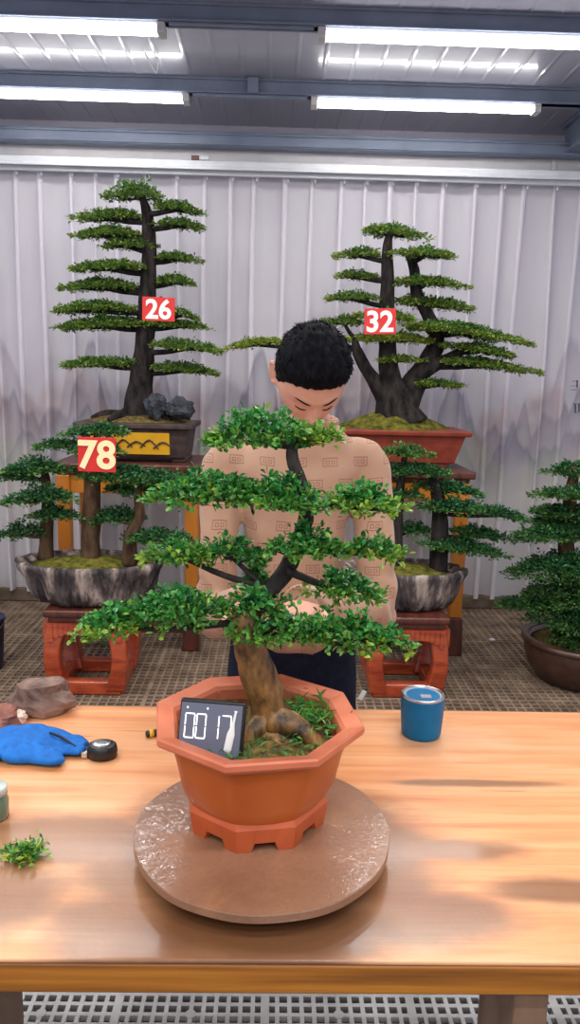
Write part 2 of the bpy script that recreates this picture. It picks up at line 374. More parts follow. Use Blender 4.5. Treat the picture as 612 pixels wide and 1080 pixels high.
cur = thing('curtain', 'white sheer pleated curtain printed with a misty ink mountain landscape', 'curtain', (0, 4.94, .1))
rows_z = np.linspace(.085, 2.735, 34); prof = []
x = -3.1; rr = random.Random(5); i = 0
while x < 3.1:
    wd_ = .165*rr.uniform(.82, 1.18); fw = rr.uniform(.018, .034); prof.append((x, wd_, fw, rr.uniform(-1, 1), rr.uniform(0, 6))); x += wd_
m = MB(); cols = []
for (x, wd_, fw, ln, ph) in prof:
    cols.append([(x+wd_*.12, .012), (x+wd_*.5, .02), (x+wd_*.86, .006), (x+wd_*.97, -.012), (x+wd_, -.020), (x+wd_-fw*.6, -.026), (x+wd_-fw, -.022), (x+wd_-fw*.9, -.014), (x+wd_-fw*.4, -.008), (x+wd_+.006, -.002)])
npt = len(cols[0]); vs = []; ncol = len(cols)*npt
for zi, z in enumerate(rows_z):
    t = (2.735-z)/2.65
    for ci, (p_, cc) in enumerate(zip(prof, cols)):
        sway = .012*math.sin(2.1*t*3+p_[4])*t + p_[3]*.03*t
        for k, (cx_, cy_) in enumerate(cc):
            wid = 1 if k < 4 or k > 8 else 1
            amp = (.75+1.2*t) + .4*math.sin(5*t+p_[4])
            fx = cx_ + sway + (0 if k < 4 else .35*p_[2]*t*math.sin(3*t+p_[4]))
            vs.append((fx, 4.955+cy_*amp, z))
m.add(vs, [(a*ncol+b, a*ncol+b+1, (a+1)*ncol+b+1, (a+1)*ncol+b) for a in range(len(rows_z)-1) for b in range(ncol-1)])
obj('fabric', m, cu.m, cur, smooth=True)
for (x, wd_, fw, ln, ph) in prof: obj('glider', MB().lathe((x+wd_, 4.93, 2.70), [(.008,0),(.008,.06)], 8), rail_white, cur)
ink = simple('ink', (46,44,56), (60,58,70), 20, .8)
m = MB()
for (px_, py_, dx, dy, w_) in ((607,402,6,0,.010),(606,407,7,-1,.008),(609,405,0,8,.008),(606,411,7,0,.010),(607,426,6,0,.010),(607,431,0,9,.008),(611,430,0,9,.008),(608,435,5,0,.008)):
    a = at(px_-dx/2, py_-dy/2, 4.912); b = at(px_+dx/2, py_+dy/2, 4.912); m.tube([a, b], [w_*.6, w_*.5], 6, smooth=1, flat=.35)
obj('lettering', m, ink, cur)

# ------------------------------------------------------------------ plants: leaf pads, branches
def leaves(mb, ctr, dirs, L, Wd, six, young):
    n = len(ctr); d = dirs/np.linalg.norm(dirs, axis=1, keepdims=True)
    up = rng.normal(size=(n,3))*.55+np.array([0,0,1.0]); s = np.cross(d, up); s /= np.linalg.norm(s, axis=1, keepdims=True)+1e-9; nn = np.cross(s, d)
    l = (L*rng.uniform(.65,1.25,n))[:,None]; w = (Wd*rng.uniform(.75,1.2,n))[:,None]
    if six:
        P = [ctr, ctr+d*l*.3+s*w*.45+nn*l*.05, ctr+d*l*.75+s*w*.42+nn*l*.03, ctr+d*l-nn*l*.12, ctr+d*l*.75-s*w*.42+nn*l*.03, ctr+d*l*.3-s*w*.45+nn*l*.05]
        fs = [(0,1,2,3),(0,3,4,5)]
    else:
        P = [ctr, ctr+d*l*.5+s*w*.5+nn*l*.06, ctr+d*l, ctr+d*l*.5-s*w*.5+nn*l*.06]; fs = [(0,1,2),(0,2,3)]
    k = len(P); V = np.stack(P, 1).reshape(-1,3); o = len(mb.v); mb.v += [tuple(p) for p in V.tolist()]
    mb.f += [tuple(o+i*k+j for j in f) for i in range(n) for f in fs]
    yv = np.repeat(young, k).tolist(); mb.attr = (mb.attr or [])+yv
def pad(c, a, b, h, n_sprig, per, L, Wd, six, slope=0.0, sag=0.0, yedge=.5, yall=0.0, sprig_r=None, updir=.55, zn=.75):
    """one cloud-pruned pad: sprigs of small leaves spread over a lobed, flattened dome"""
    mb = MB(); ph = rng.uniform(0, 6.28, 4)
    r = np.sqrt(rng.uniform(0, 1, n_sprig)); th = rng.uniform(0, 2*math.pi, n_sprig)
    lob = 1+.16*np.sin(3*th+ph[0])+.10*np.sin(5*th+ph[1])+.08*np.sin(9*th+ph[2])
    x = r*np.cos(th)*lob*.92; y = r*np.sin(th)*lob*.92
    lumps = .28*np.sin(x*5+ph[3])*np.cos(y*5+ph[0])
    top = (1-np.clip(r,0,1)**2.2)*(1+lumps)
    lay = rng.uniform(0,1,n_sprig)**.55
    z = -h*.45 + h*(top*lay) + rng.normal(0, h*.07, n_sprig)
    P = np.stack([c[0]+x*a, c[1]+y*b, c[2]+z+slope*x*a-sag*r*r], 1)
    P = np.repeat(P, per, 0); rr_ = np.repeat(r, per); x2 = np.repeat(x, per); y2 = np.repeat(y, per)
    n = len(P); sr = sprig_r or L*.8; off = rng.normal(size=(n,3))*sr*np.array([.55,.55,.3]); P = P+off
    D = rng.normal(size=(n,3))*np.array([.75,.75,zn])+off/sr*.5; D[:,2] += updir; D[:,0] += x2*1.0; D[:,1] += y2*1.0
    yg = np.clip((rr_-.62)*2.2, 0, 1)*yedge*rng.uniform(0,1.3,n)+yall*rng.uniform(.3,1.2,n)+(rng.uniform(0,1,n) > .96)*.5
    leaves(mb, P, D, L, Wd, six, np.clip(yg, 0, 1)); return mb
def branch_mb(p0, c, a, b, h, r0, twigs=5, seg=7, bend=0.0, slope=0.0):
    mb = MB(); p0 = Vector(p0); c = Vector(c)-Vector((0,0,h*.42))
    mid = p0.lerp(c, .5)+Vector((0, random.uniform(-.1,.1)*a, bend-.02*abs(c.x-p0.x)))
    mb.tube([p0, mid, c, c+Vector(((c.x-p0.x)*.22, 0, slope*(c.x-p0.x)*.2))], [r0, r0*.75, r0*.5, r0*.2], seg, .18, 20)
    for k in range(twigs):
        an = random.uniform(0, 6.28); e = c+Vector((math.cos(an)*a*.7, math.sin(an)*b*.7, slope*math.cos(an)*a*.7+h*.15))
        mb.tube([c, c.lerp(e, .5)+Vector((0,0,-h*.12)), e], [r0*.42, r0*.3, r0*.1], 5, smooth=2)
    return mb
def grow(root, Y, pads, mat, bark, n_density, per, L, Wd, six, attach, depth=.62, rb=.02, ysp=.1, thin=1.0, **kw):
    """pads: (x0, x1, y_left, y_right, thick_px[, dict])"""
    for q in pads:
        x0, x1, yl, yr, tk = q[:5]; ex = dict(q[5]) if len(q) > 5 else {}
        Yp = Y+ex.pop('dy', random.uniform(-ysp, ysp)); A = at(x0, yl, Yp); B = at(x1, yr, Yp); c = (A+B)/2
        a = (B.x-A.x)/2; s = (B.z-A.z)/max(1e-6, B.x-A.x); sc = 800/(Yp*1.03); h = tk*thin/sc; b = min(a*depth, ex.pop('bmax', .9))
        src = ex.pop('src', None); dens = ex.pop('dens', 1.0)
        n = max(30, int(n_density*a*b*dens)); k2 = dict(kw); k2.update(ex)
        obj('foliage_pad', pad(c, a, b, h, n, per, L, Wd, six, slope=s, **k2), mat, root)
        p0 = Vector(src) if src is not None else attach(c)
        obj('branch', branch_mb(p0, c, a, b, h, rb*random.uniform(.8,1.1), slope=s), bark, root, smooth=True)
BK = dict(updir=.2, zn=.4, thin=.72)
def along(path):
    """attach point on a trunk path a little below the pad"""
    def f(c):
        best = min(path, key=lambda p: abs(p.z-(c.z-.03))+.35*abs(p.x-c.x)); return best
    return f
def dense(pts, k=6):
    out = []
    for i in range(len(pts)-1): out += [pts[i].lerp(pts[i+1], t/k) for t in range(k)]
    return out+[pts[-1]]

# ------------------------------------------------------------------ stands
def tall_stand(xl, xr, Yf, depth, ztop, label):
    xc = (xl+xr)/2; w = xr-xl; t = thing('plant_stand', label, 'plant stand', (xc, Yf+depth/2, 0), 'tall stands by the curtain')
    yc = Yf+depth/2
    obj('stand_top', MB().box((xc, yc, ztop-.02), (w+.10, depth+.08, .04)).box((xc, yc, ztop-.052), (w+.05, depth+.03, .026)), wood_dark, t, bevel=.008)
    ap = MB()
    for (cx, cy, dx, dy) in ((xc, Yf+.01, w-.07, .024), (xc, Yf+depth-.01, w-.07, .024), (xl+.01, yc, .024, depth-.07), (xr-.01, yc, .024, depth-.07)):
        ap.box((cx, cy, ztop-.115), (dx, dy, .10))
    obj('apron', ap, wood_amber, t, bevel=.004)
    for sx in (0, 1):
        for sy in (0, 1):
            px_, py_ = (xl+.01, xr-.01)[sx], (Yf+.01, Yf+depth-.01)[sy]
            l = obj('leg', MB().frustum((px_, py_, .22), (.066,.066), (.072,.072), ztop-.285), wood_amber, t, bevel=.006)
            obj('foot', MB().frustum((px_, py_, 0), (.095,.095), (.078,.078), .22), wood_dark, l, bevel=.006)
    st = MB()
    for (cx, cy, dx, dy) in ((xc, Yf+.01, w-.08, .04), (xc, Yf+depth-.01, w-.08, .04), (xl+.01, yc, .04, depth-.08), (xr-.01, yc, .04, depth-.08)): st.box((cx, cy, .12), (dx, dy, .05))
    obj('stretcher', st, wood_dark, t, bevel=.004); return t
def drum_stand(xl, xr, Yf, depth, ztop, label):
    """low red stand: slab top, waist, four bowed legs that curl in to a base frame"""
    xc, yc, w = (xl+xr)/2, Yf+depth/2, xr-xl
    t = thing('plant_stand', label, 'plant stand', (xc, yc, 0), 'low red stands under the rock trays')
    obj('stand_top', MB().box((xc, yc, ztop-.018), (w*.98, depth*.98, .036)), wood_dark, t, bevel=.01)
    obj('waist', MB().box((xc, yc, ztop-.05), (w*.88, depth*.88, .03)), wood_dark, t, bevel=.004)
    ap = MB(); za = ztop-.065
    for side in range(4):
        n = 14; span = (w if side < 2 else depth)
        for k in range(n):
            u0 = -1+2*k/n; u1 = -1+2*(k+1)/n; um = (u0+u1)/2; drop = .045+.055*abs(um)**4
            cx = um*span*.43; ln = span*.43*2/n+.002
            if side < 2: ap.box((xc+cx, yc+(-1,1)[side]*depth*.455, za-drop/2), (ln, .04, drop))
            else: ap.box((xc+(-1,1)[side-2]*w*.455, yc+cx, za-drop/2), (.04, ln, drop))
    obj('apron', ap, wood_red, t)
    for sx in (-1, 1):
        for sy in (-1, 1):
            P = []; Rr = []
            for k in range(9):
                u_ = k/8; z = (za-.005)*(1-u_)+.02*u_; bow = -.066+math.sin(math.pi*min(1, u_*1.0))*.028
                P.append((xc+sx*(w*.5+bow), yc+sy*(depth*.5+bow), z)); Rr.append(.048-.010*math.sin(math.pi*u_))
            m = MB(); vs = []
            for (p_, r_) in zip(P, Rr):
                vs += [Vector(p_)+Vector((a*r_, b*r_, 0)) for a, b in ((-1,-1),(1,-1),(1,1),(-1,1))]
            fs = [(4*i+k, 4*i+(k+1)%4, 4*i+4+(k+1)%4, 4*i+4+k) for i in range(8) for k in range(4)]+[(3,2,1,0),(32,33,34,35)]
            m.add(vs, fs); obj('leg', m, wood_red, t, bevel=.012)
    bs = MB()
    for (cx, cy, dx, dy) in ((xc, yc-depth*.5+.055, w*.82, .06), (xc, yc+depth*.5-.055, w*.82, .06), (xc-w*.5+.055, yc, .06, depth*.82), (xc+w*.5-.055, yc, .06, depth*.82)): bs.box((cx, cy, .035), (dx, dy, .07))
    obj('base_frame', bs, wood_red, t, bevel=.01); return t

def number_sign(num, x0, y0, x1, y1, Y, label, tilt, mat_num, label_num):
    A, B = at(x0, y0, Y), at(x1, y1, Y); c = (A+B)/2; w = B.x-A.x; h = A.z-B.z
    t = thing('number_sign', label, 'sign', c, 'red number cards on the trees')
    Rm = Matrix.Rotation(R(-tilt), 3, 'Y')
    obj('card', MB().box(c, (w, .006, h), Rm), sign_red, t, bevel=.001)
    rot = (Rm.to_4x4() @ Matrix.Rotation(R(90), 4, 'X'))
    o = text_part('digits', num, h*1.12, mat_num, t, c+Vector((0, -.0045, 0)), rot, .0012, h*.03, 1.0)
    m = MB().tube([c+Vector((0,.004,h*.45)), c+Vector((.01,.03,h*.55)), c+Vector((.01,.16,h*.5))], [.003]*3, 6); obj('wire_tie', m, black_plastic, t, smooth=True)
    return t

# ------------------------------------------------------------------ tree with card 26
YA = 4.36
xl, xr = at(65, 500, 4.1).x, at(204, 500, 4.1).x; zA = at(135, 489, 4.1).z
tall_stand(xl, xr, 4.1, .50, zA, 'tall amber-legged stand holding the yellow-panelled pot')
tA = thing('bonsai_tree', 'tall straight bonsai numbered 26 in a yellow-panelled brown pot', 'bonsai', (at(140, 480, YA).x, YA, zA), 'bonsai along the curtain')
pl, pr = at(84, 480, 4.16).x, at(199, 480, 4.16).x; pw = pr-pl; pxc = (pl+pr)/2; zt = at(140, 446, 4.16).z; ph_ = zt-zA-.0
pot = obj('pot', MB().frustum((pxc, YA, zA+.025), (pw*.93,.36), (pw,.42), ph_-.05).frustum((pxc, YA, zt-.03), (pw+.05,.47), (pw+.05,.47), .03)
    .box((pxc-pw*.4, YA, zA+.0125), (.08,.32,.025)).box((pxc+pw*.4, YA, zA+.0125), (.08,.32,.025)), pot_frame, tA, bevel=.006)
m = MB(); zc = (zA+.035+zt-.04)/2; m.box((pxc-.02, YA-.2105+.012, zc), (pw*.72, .02, ph_*.56), Matrix.Rotation(R(6.5), 3, 'X'))
pan = obj('panel', m, simple('yellow_glaze', (206,150,26), (228,172,40), 6, .35, coat=.3), pot, bevel=.003); pan['label'] = 'yellow glazed panel'
m = MB(); rr = random.Random(2)
for k in range(5):
    x0 = pxc-pw*.3+k*pw*.12; z0 = zc-ph_*.16+rr.uniform(0,.02)
    m.tube([(x0, YA-.2085-.002, z0), (x0+.05, YA-.213-.003, z0+rr.uniform(.02,.06)), (x0+.1, YA-.2085-.002, z0+rr.uniform(-.01,.02))], [.004,.005,.003], 5)
obj('carving', m, pot_frame, pan)
obj('soil', MB().lathe((pxc, YA, zt-.02), [(.31,0),(.29,.025),(.2,.05),(.02,.075)], 32, sx=1, sy=.62), soil, tA, smooth=True)
TP = [(146,452,30),(147,432,21),(149,405,15),(152,372,12.5),(155,322,10.5),(157,282,9.5),(157,250,8.5),(155,226,6.5),(150,208,4),(146,199,2)]
k_ = lambda Y: Y*1.03/800
pathA = [at(x, y, YA) for x, y, w in TP]
obj('trunk', MB().tube(pathA, [w*k_(YA)*.8 for *_, w in TP], 18, .30, 6, 6), bark_back, tA, smooth=True)
m = MB()
for (dx, dyv, L_) in ((-.19,-.02,.05),(.14,-.08,.05),(-.1,-.12,.045),(.2,.05,.045),(-.05,.14,.045)):
    b0 = at(147, 428, YA); m.tube([b0, b0+Vector((dx*.45, dyv*.45, -.07)), Vector((b0.x+dx, YA+dyv, zt+.03)), Vector((b0.x+dx*1.4, YA+dyv*1.4, zt+.01))], [L_*1.2, L_, L_*.6, L_*.25], 9, .2, 8)
obj('root_flare', m, bark_back, tA, smooth=True)
padsA = [(110,174,200,202,24,dict(yedge=.25)),(160,214,214,222,11),(80,150,228,225,13),(162,216,233,238,10),(78,152,246,244,12),(104,166,257,257,10),(160,212,269,273,10),
 (74,152,282,278,11),(157,209,294,297,10),(66,150,301,299,12),(52,142,325,322,13),(176,210,324,336,9),(56,166,343,338,13),(160,219,340,344,8),(162,236,360,368,12,dict(dy=-.1)),(60,150,383,381,10),(158,233,384,392,11)]
grow(tA, YA, padsA, leaf_back, bark_back, 17500, 9, .019, .011, False, along(dense(pathA)), depth=.5, rb=.020, ysp=.06, yedge=.6, **BK)
number_sign('26', 150, 313, 184.5, 339, YA-.24, 'red card with a cream number 26 on the tall straight tree', -1, sign_num2, None)
for (px_, py_, r, sd, lb) in ((190, 433, (.085,.07,.06), 1.3, 'dark jagged rock at the right end of the yellow-panelled pot'), (164, 428, (.06,.06,.07), 4.2, 'dark jagged rock close beside the trunk of tree 26')):
    p = at(px_, py_, YA-.13); tag(obj('ornamental_rock', MB().blob((p.x, p.y, zt+.02+r[2]*1.0), r, 18, 12, .38, 1.9, seed=sd), rock_dark, loc=(p.x, p.y, zt)), lb, 'rock', 'dark rocks in the yellow-panelled pot')

# ------------------------------------------------------------------ tree with card 32
YB = 4.36
xl, xr = at(352, 500, 4.08).x, at(491, 500, 4.08).x; zB = at(425, 496, 4.08).z
tall_stand(xl, xr, 4.08, .50, zB, 'tall amber-legged stand holding the brick-red pot')
pl, pr = at(350, 470, 4.16).x, at(491, 470, 4.16).x; pw = pr-pl; pxc = (pl+pr)/2; zt = at(425, 454, 4.16).z; ph_ = zt-zB
tB = thing('bonsai_tree', 'wide-spreading forked bonsai numbered 32 in a brick-red pot', 'bonsai', (pxc, YB, zB), 'bonsai along the curtain')
pot = obj('pot', MB().frustum((pxc, YB, zB+.03), (pw*.86,.36), (pw,.42), ph_-.055).box((pxc-pw*.3, YB, zB+.015), (.12,.32,.03)).box((pxc+pw*.3, YB, zB+.015), (.12,.32,.03)), pot_red, tB, bevel=.006)
obj('rim', MB().frustum((pxc, YB, zt-.028), (pw+.05,.47), (pw+.06,.48), .028), pot_red, pot, bevel=.006)
obj('moss_mound', MB().lathe((pxc, YB, zt-.02), [(.33,0),(.29,.03),(.2,.07),(.10,.11),(.02,.12)], 32, sx=1, sy=.6, fn=lambda a, z: 1+.12*math.sin(3*a)+.06*math.sin(7*a)), moss, tB, smooth=True)
main = [(421,446,27),(418,428,19),(412,400,11),(409,365,8),(408,330,7.5),(409,290,6.5),(409,262,5),(411,246,3)]
rt = [(424,430,16),(432,412,13),(447,388,11),(460,362,8.5),(452,335,6.5),(440,310,6),(437,285,5),(431,268,3.5)]
lt = [(415,430,13),(402,412,8),(388,392,6.5),(378,372,5.5),(374,358,3)]
r2 = [(440,398,7),(462,384,6),(485,372,4.5),(505,362,3)]
pB = []
for nm, tp, dyy in (('trunk', main, 0), ('trunk_fork', rt, .05), ('trunk_fork', lt, -.05), ('trunk_fork', r2, -.03)):
    pp = [at(x, y, YB+dyy*min(1, i/3)) for i, (x, y, w) in enumerate(tp)]; pB += dense(pp)
    obj(nm, MB().tube(pp, [w*k_(YB) for *_, w in tp], 14, .25, 7, 5), bark_back, tB, smooth=True)
padsB = [(380,450,239,247,14,dict(yedge=.6)),(352,406,268,266,10),(414,483,264,269,11),(352,404,288,292,9),(412,490,294,299,10),(341,402,313,312,9),(414,500,314,323,13),(340,386,338,338,9),
 (420,553,338,358,14),(364,460,355,357,10,dict(yall=.4)),(468,547,361,374,11),(395,446,378,379,7,dict(yall=.3)),(452,566,376,390,11),(434,491,403,406,7),(238,302,365,357,9,dict(yall=.5,dy=.12)),(372,440,330,334,10)]
grow(tB, YB, padsB, leaf_back, bark_back, 17500, 9, .019, .011, False, along(pB), depth=.45, rb=.018, ysp=.08, yedge=.85, **BK)
number_sign('32', 385, 325, 417, 353, YB-.30, 'red card with a white number 32 on the forked tree', 1.5, sign_num2, None)

# ------------------------------------------------------------------ forest on a rock tray, card 78 ; its neighbour behind the person
tray_m = NT('eroded_rock'); _v = tray_m.noise(16, 5, (1,1,.28)); tray_m.set(Base_Color=tray_m.ramp(_v, [(.36, lin((38,34,40))), (.52, lin((96,84,82))), (.66, lin((186,168,156)))]), Roughness=.85); tray_m.bump(_v, 1.0, .05); tray_m = tray_m.m
def rock_tray(root, xl, xr, Yc, z0, z1, seed):
    a = (xr-xl)/2; xc = (xl+xr)/2; b = a*.62
    def fn(an, z): 
        d = Vector((math.cos(an), math.sin(an), 0)); u = (z)/(z1-z0)
        return 1+.08*noise.noise(d*5+Vector((seed, 0, u*.6)))+(.11*noise.noise(d*11+Vector((0, seed, u*.7)))+.09*noise.noise(d*22+Vector((0, 0, u*1.2))))*(1-.5*u)
    hh = z1-z0
    prof = [(.55*a, 0), (.70*a, .04*hh), (.80*a, .2*hh), (.86*a, .4*hh), (.9*a, .58*hh), (.95*a, .75*hh), (1.0*a, .88*hh), (.99*a, .97*hh), (.94*a, 1.0*hh), (.88*a, .95*hh), (.85*a, .88*hh)]
    t = obj('rock_tray', MB().lathe((xc, Yc, z0), prof, 200, sx=1, sy=b/a, fn=fn), tray_m, root, smooth=True)
    obj('moss', MB().lathe((xc, Yc, z0+hh*.84), [(.87*a, 0), (.6*a, .022), (.3*a, .04), (.02, .045)], 40, sx=1, sy=b/a, fn=lambda an, z: 1+.05*math.sin(4*an+seed)), moss, root, smooth=True)
YC = 3.62
zC = at(90, 645, 3.42).z
drum_stand(at(45, 700, 3.42).x, at(134, 700, 3.42).x, 3.42, .40, zC, 'low red bow-legged stand left of the person, under the tray numbered 78')
tC = thing('bonsai_tree', 'three-trunk bonsai grove numbered 78 in a grey rock tray', 'bonsai', (at(95, 620, YC).x, YC, zC), 'bonsai in grey rock trays')
zCt = at(95, 601, YC-.22).z
rock_tray(tC, at(20, 610, YC).x, at(172, 610, YC).x, YC, zC, zCt, 1.7)
pC = []
for tp in ([(48,592,9),(49,560,7),(50,530,6),(48,505,4.5),(46,494,2)], [(95,594,11),(96,560,9.5),(97,520,8.5),(99,485,7),(102,460,3)], [(136,590,8),(138,565,6.5),(147,545,5.5),(146,525,5),(142,505,2.5)]):
    dyy = {48: .06, 95: .0, 136: -.05}[tp[0][0]]
    pp = [at(x, y, YC+dyy) for x, y, w in tp]; pp[0].z = zCt-.02; pC += dense(pp)
    obj('trunk', MB().tube(pp, [w*k_(YC)*1.0 for *_, w in tp], 14, .22, 8, 5), bark_brown, tC, smooth=True)
padsC = [(68,140,454,452,15),(32,92,470,466,9),(-4,78,494,490,18),(80,192,496,503,17),(2,80,524,520,22),(-6,50,562,556,18),(30,84,541,540,16),(84,156,545,541,17),(110,206,512,520,15),(138,215,504,508,16),(128,206,562,568,17),(70,130,472,474,14),(-8,40,500,502,14)]
grow(tC, YC, padsC, leaf_deep, bark_brown, 16000, 9, .020, .012, False, along(pC), depth=.45, rb=.013, ysp=.06, yedge=.5, **BK)
number_sign('78', 82, 461, 122.5, 498, YC-.28, 'red card with a cream number 78 on the three-trunk grove', -1, sign_num, None)
YD = 3.66
zD = at(430, 652, 3.44).z
drum_stand(at(388, 700, 3.44).x, at(474, 700, 3.44).x, 3.44, .40, zD, 'low red bow-legged stand right of the person, behind the blue cup')
tD = thing('bonsai_tree', 'dark bonsai in a grey rock tray below the tree numbered 32', 'bonsai', (at(430, 620, YD).x, YD, zD), 'bonsai in grey rock trays')
zDt = at(430, 608, YD-.2).z
rock_tray(tD, at(358, 620, YD).x, at(490, 620, YD).x, YD, zD, zDt, 5.1)
pD = []
for tp in ([(462,606,11),(463,580,9.5),(464,550,8.5),(462,525,7),(455,500,4)], [(418,600,9),(418,570,7),(420,535,6),(424,500,4),(428,478,2)]):
    pp = [at(x, y, YD) for x, y, w in tp]; pp[0].z = zDt-.02; pD += dense(pp)
    obj('trunk', MB().tube(pp, [w*k_(YD) for *_, w in tp], 14, .22, 8, 5), bark_back, tD, smooth=True)
padsD = [(400,456,474,477,15,dict(yall=.3)),(400,478,494,496,14),(440,514,509,520,12),(400,448,520,520,14),(442,520,530,536,17),(498,560,535,546,13,dict(dy=-.14,bmax=.06)),(404,462,556,558,12),(474,542,556,568,12),(446,536,570,582,14)]
grow(tD, YD, padsD, leaf_deep, bark_back, 16000, 9, .020, .012, False, along(pD), depth=.42, rb=.013, ysp=.05, yedge=.45, **BK)

# ------------------------------------------------------------------ big low bonsai at the right edge, plants at the left edge
YE = 3.76; pe = at_z(612, 706, .0); xe = at(613, 700, YE).x
tE = thing('bonsai_tree', 'dense bonsai in a round brown pot on the floor, cut by the right edge', 'bonsai', (xe, YE, 0), 'bonsai on the floor')
pot = obj('pot', MB().lathe((xe, YE, 0), [(.20,0),(.23,.01),(.27,.07),(.292,.14),(.298,.19),(.29,.22),(.27,.21),(.265,.19)], 56), pot_brown, tE, smooth=True)
obj('rim', MB().lathe((xe, YE, .205), [(.295,-.01),(.312,0),(.312,.022),(.285,.026),(.27,.0)], 56, ring=True), pot_brown, pot, smooth=True)
obj('soil', MB().lathe((xe, YE, .19), [(.268,0),(.2,.02),(.1,.035),(.01,.04)], 36), soil, tE, smooth=True)
tp = [(600,676,13),(600,640,11),(599,600,10),(597,570,8.5),(600,540,7.5),(604,510,5.5),(606,492,3)]
pp = [at(x, y, YE) for x, y, w in tp]; pp[0].z = .2
obj('trunk', MB().tube(pp, [w*k_(YE) for *_, w in tp], 14, .22, 8, 5), bark_brown, tE, smooth=True)
padsE = [(577,640,493,497,15),(562,650,518,520,13,dict(yedge=.8)),(562,650,537,540,15),(538,660,560,562,18),(560,640,548,550,18),(536,668,592,600,34,dict(dy=-.08)),(553,676,616,624,46,dict(dy=-.06,yall=.1)),(562,672,642,648,46,dict(dy=-.1)),(527,592,634,636,14),(580,660,664,668,34,dict(dy=-.1))]
grow(tE, YE, padsE, leaf_deep, bark_brown, 15000, 9, .021, .0125, False, along(dense(pp)), depth=.5, rb=.015, ysp=.06, yedge=.5, **BK)
pF = at(-14, 616, 4.93)
tF = thing('potted_shrub', 'small shrub in a pale pot by the curtain foot, cut by the left edge', 'plant', (pF.x, 4.78, 0))
# ------------------------------------------------------------------ small items left of frame
obj('pot', MB().lathe((pF.x, 4.78, 0), [(.05,0),(.07,.07),(.075,.09),(.066,.09)], 24), panel_white, tF, smooth=True)
obj('foliage_pad', pad(Vector((pF.x, 4.78, .15)), .13, .08, .10, 130, 6, .03, .014, False, yedge=.3), leaf_deep, tF)
pG = at_z(-14, 705, 0)
bk = thing('bucket', 'dark navy bucket on the floor matting, cut by the left edge', 'bucket', (pG.x, pG.y, 0))
navy = simple('navy_plastic', (34,30,66), (44,40,80), 10, .45)
obj('pail', MB().lathe((pG.x, pG.y, 0), [(.078,0),(.082,.01),(.098,.26),(.102,.26),(.104,.275),(.098,.28),(.092,.27)], 32), navy, bk, smooth=True)
obj('bail_handle', MB().tube([(pG.x-.103, pG.y, .255), (pG.x-.08, pG.y-.06, .22), (pG.x, pG.y-.1, .18), (pG.x+.08, pG.y-.06, .22), (pG.x+.103, pG.y, .255)], [.003]*5, 6), steel, bk, smooth=True)
p = at_z(519, 676, 0); tag(obj('paper_scrap', MB().blob((p.x, p.y, .008), (.02,.014,.009), 10, 6, .5, 3), white_plastic, smooth=True, loc=(p.x, p.y, 0)), 'tiny white scrap lying on the floor matting beside the red stand', 'scrap')

# ------------------------------------------------------------------ work table
ZT = .75
yn, yf = at_z(306, 1013, ZT).y, at_z(306, 747, ZT).y
XT0, XT1 = -1.25, 1.25
tw = NT('wet_pine_top'); sep = tw.node('ShaderNodeSeparateXYZ'); tw.l.new(tw.coord(), sep.inputs[0])
g1 = tw.noise(3.2, 6, (.55, 9, 2), dist=.6); g2 = tw.noise(11, 5, (.5, 14, 3), dist=.3); g3 = tw.noise(2.2, 3, (1,2.2,1))
base = tw.ramp(g1, [(.3, lin((210,134,84))), (.5, lin((226,158,106))), (.72, lin((234,176,130)))])
base = tw.mix(tw.math('MULTIPLY', tw.step(g2, .60, .74), .55), base, lin((176,98,48)))
base = tw.mix(tw.math('MULTIPLY', tw.step(g3, .48, .68), .5), base, lin((240,190,150)))
def blotch(px_, py_, rx, ry, rag=.6, soft=.38):
    c = at_z(px_, py_, ZT); dx = tw.math('DIVIDE', tw.math('SUBTRACT', sep.outputs[0], c.x), rx); dy = tw.math('DIVIDE', tw.math('SUBTRACT', sep.outputs[1], c.y-TY), ry)
    d = tw.math('SQRT', tw.math('ADD', tw.math('MULTIPLY', dx, dx), tw.math('MULTIPLY', dy, dy)))
    d = tw.math('ADD', d, tw.math('MULTIPLY', tw.math('SUBTRACT', ragn, .5), rag*2)); return tw.math('SUBTRACT', 1.0, tw.step(d, 1-soft, 1+soft))
TY = (yn+yf)/2; ragn = tw.noise(9, 4, (.8,1.5,1))
wet = blotch(280, 905, .30, .25, .3, .2)
for args in ((60,885,.30,.075,.5), (150,975,.14,.09,.4), (470,897,.13,.03,.5), (420,965,.18,.06,.5), (590,940,.12,.03,.5), (500,826,.16,.014,.5), (-10,940,.12,.10,.5)): wet = tw.math('MAXIMUM', wet, blotch(*args))
damp = tw.mix(tw.math('MULTIPLY', wet, .74), base, lin((112,82,62)))
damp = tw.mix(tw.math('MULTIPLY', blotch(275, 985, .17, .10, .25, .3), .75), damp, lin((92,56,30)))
ck = tw.step(tw.noise(16, 3, (.22, 5, 1), dist=.4), .69, .74); damp = tw.mix(tw.math('MULTIPLY', ck, .6), damp, lin((110,64,36)))
tw.set(Base_Color=damp, Roughness=tw.math('MULTIPLY_ADD', wet, -.12, .40), Coat_Weight=tw.math('MULTIPLY_ADD', wet, .35, .25))
tw.put(tw.b.inputs['Coat Roughness'], tw.math('MULTIPLY_ADD', wet, -.08, .20))
tw.bump(tw.math('ADD', tw.math('MULTIPLY', g2, .5), tw.math('MULTIPLY', tw.noise(60, 2), tw.math('MULTIPLY', wet, .4))), .12, .006)
te = NT('pine_edge'); gg = te.noise(4, 5, (.35, 2, 9)); te.set(Base_Color=te.ramp(gg, [(.32, lin((104,60,22))), (.5, lin((160,98,30))), (.7, lin((196,128,44)))]), Roughness=.5, Coat_Weight=.1); te.bump(gg, .3, .004)
tb = thing('work_table', 'long orange pine work table with damp top, in front of the person', 'table', (0, TY, 0))
TH = .045
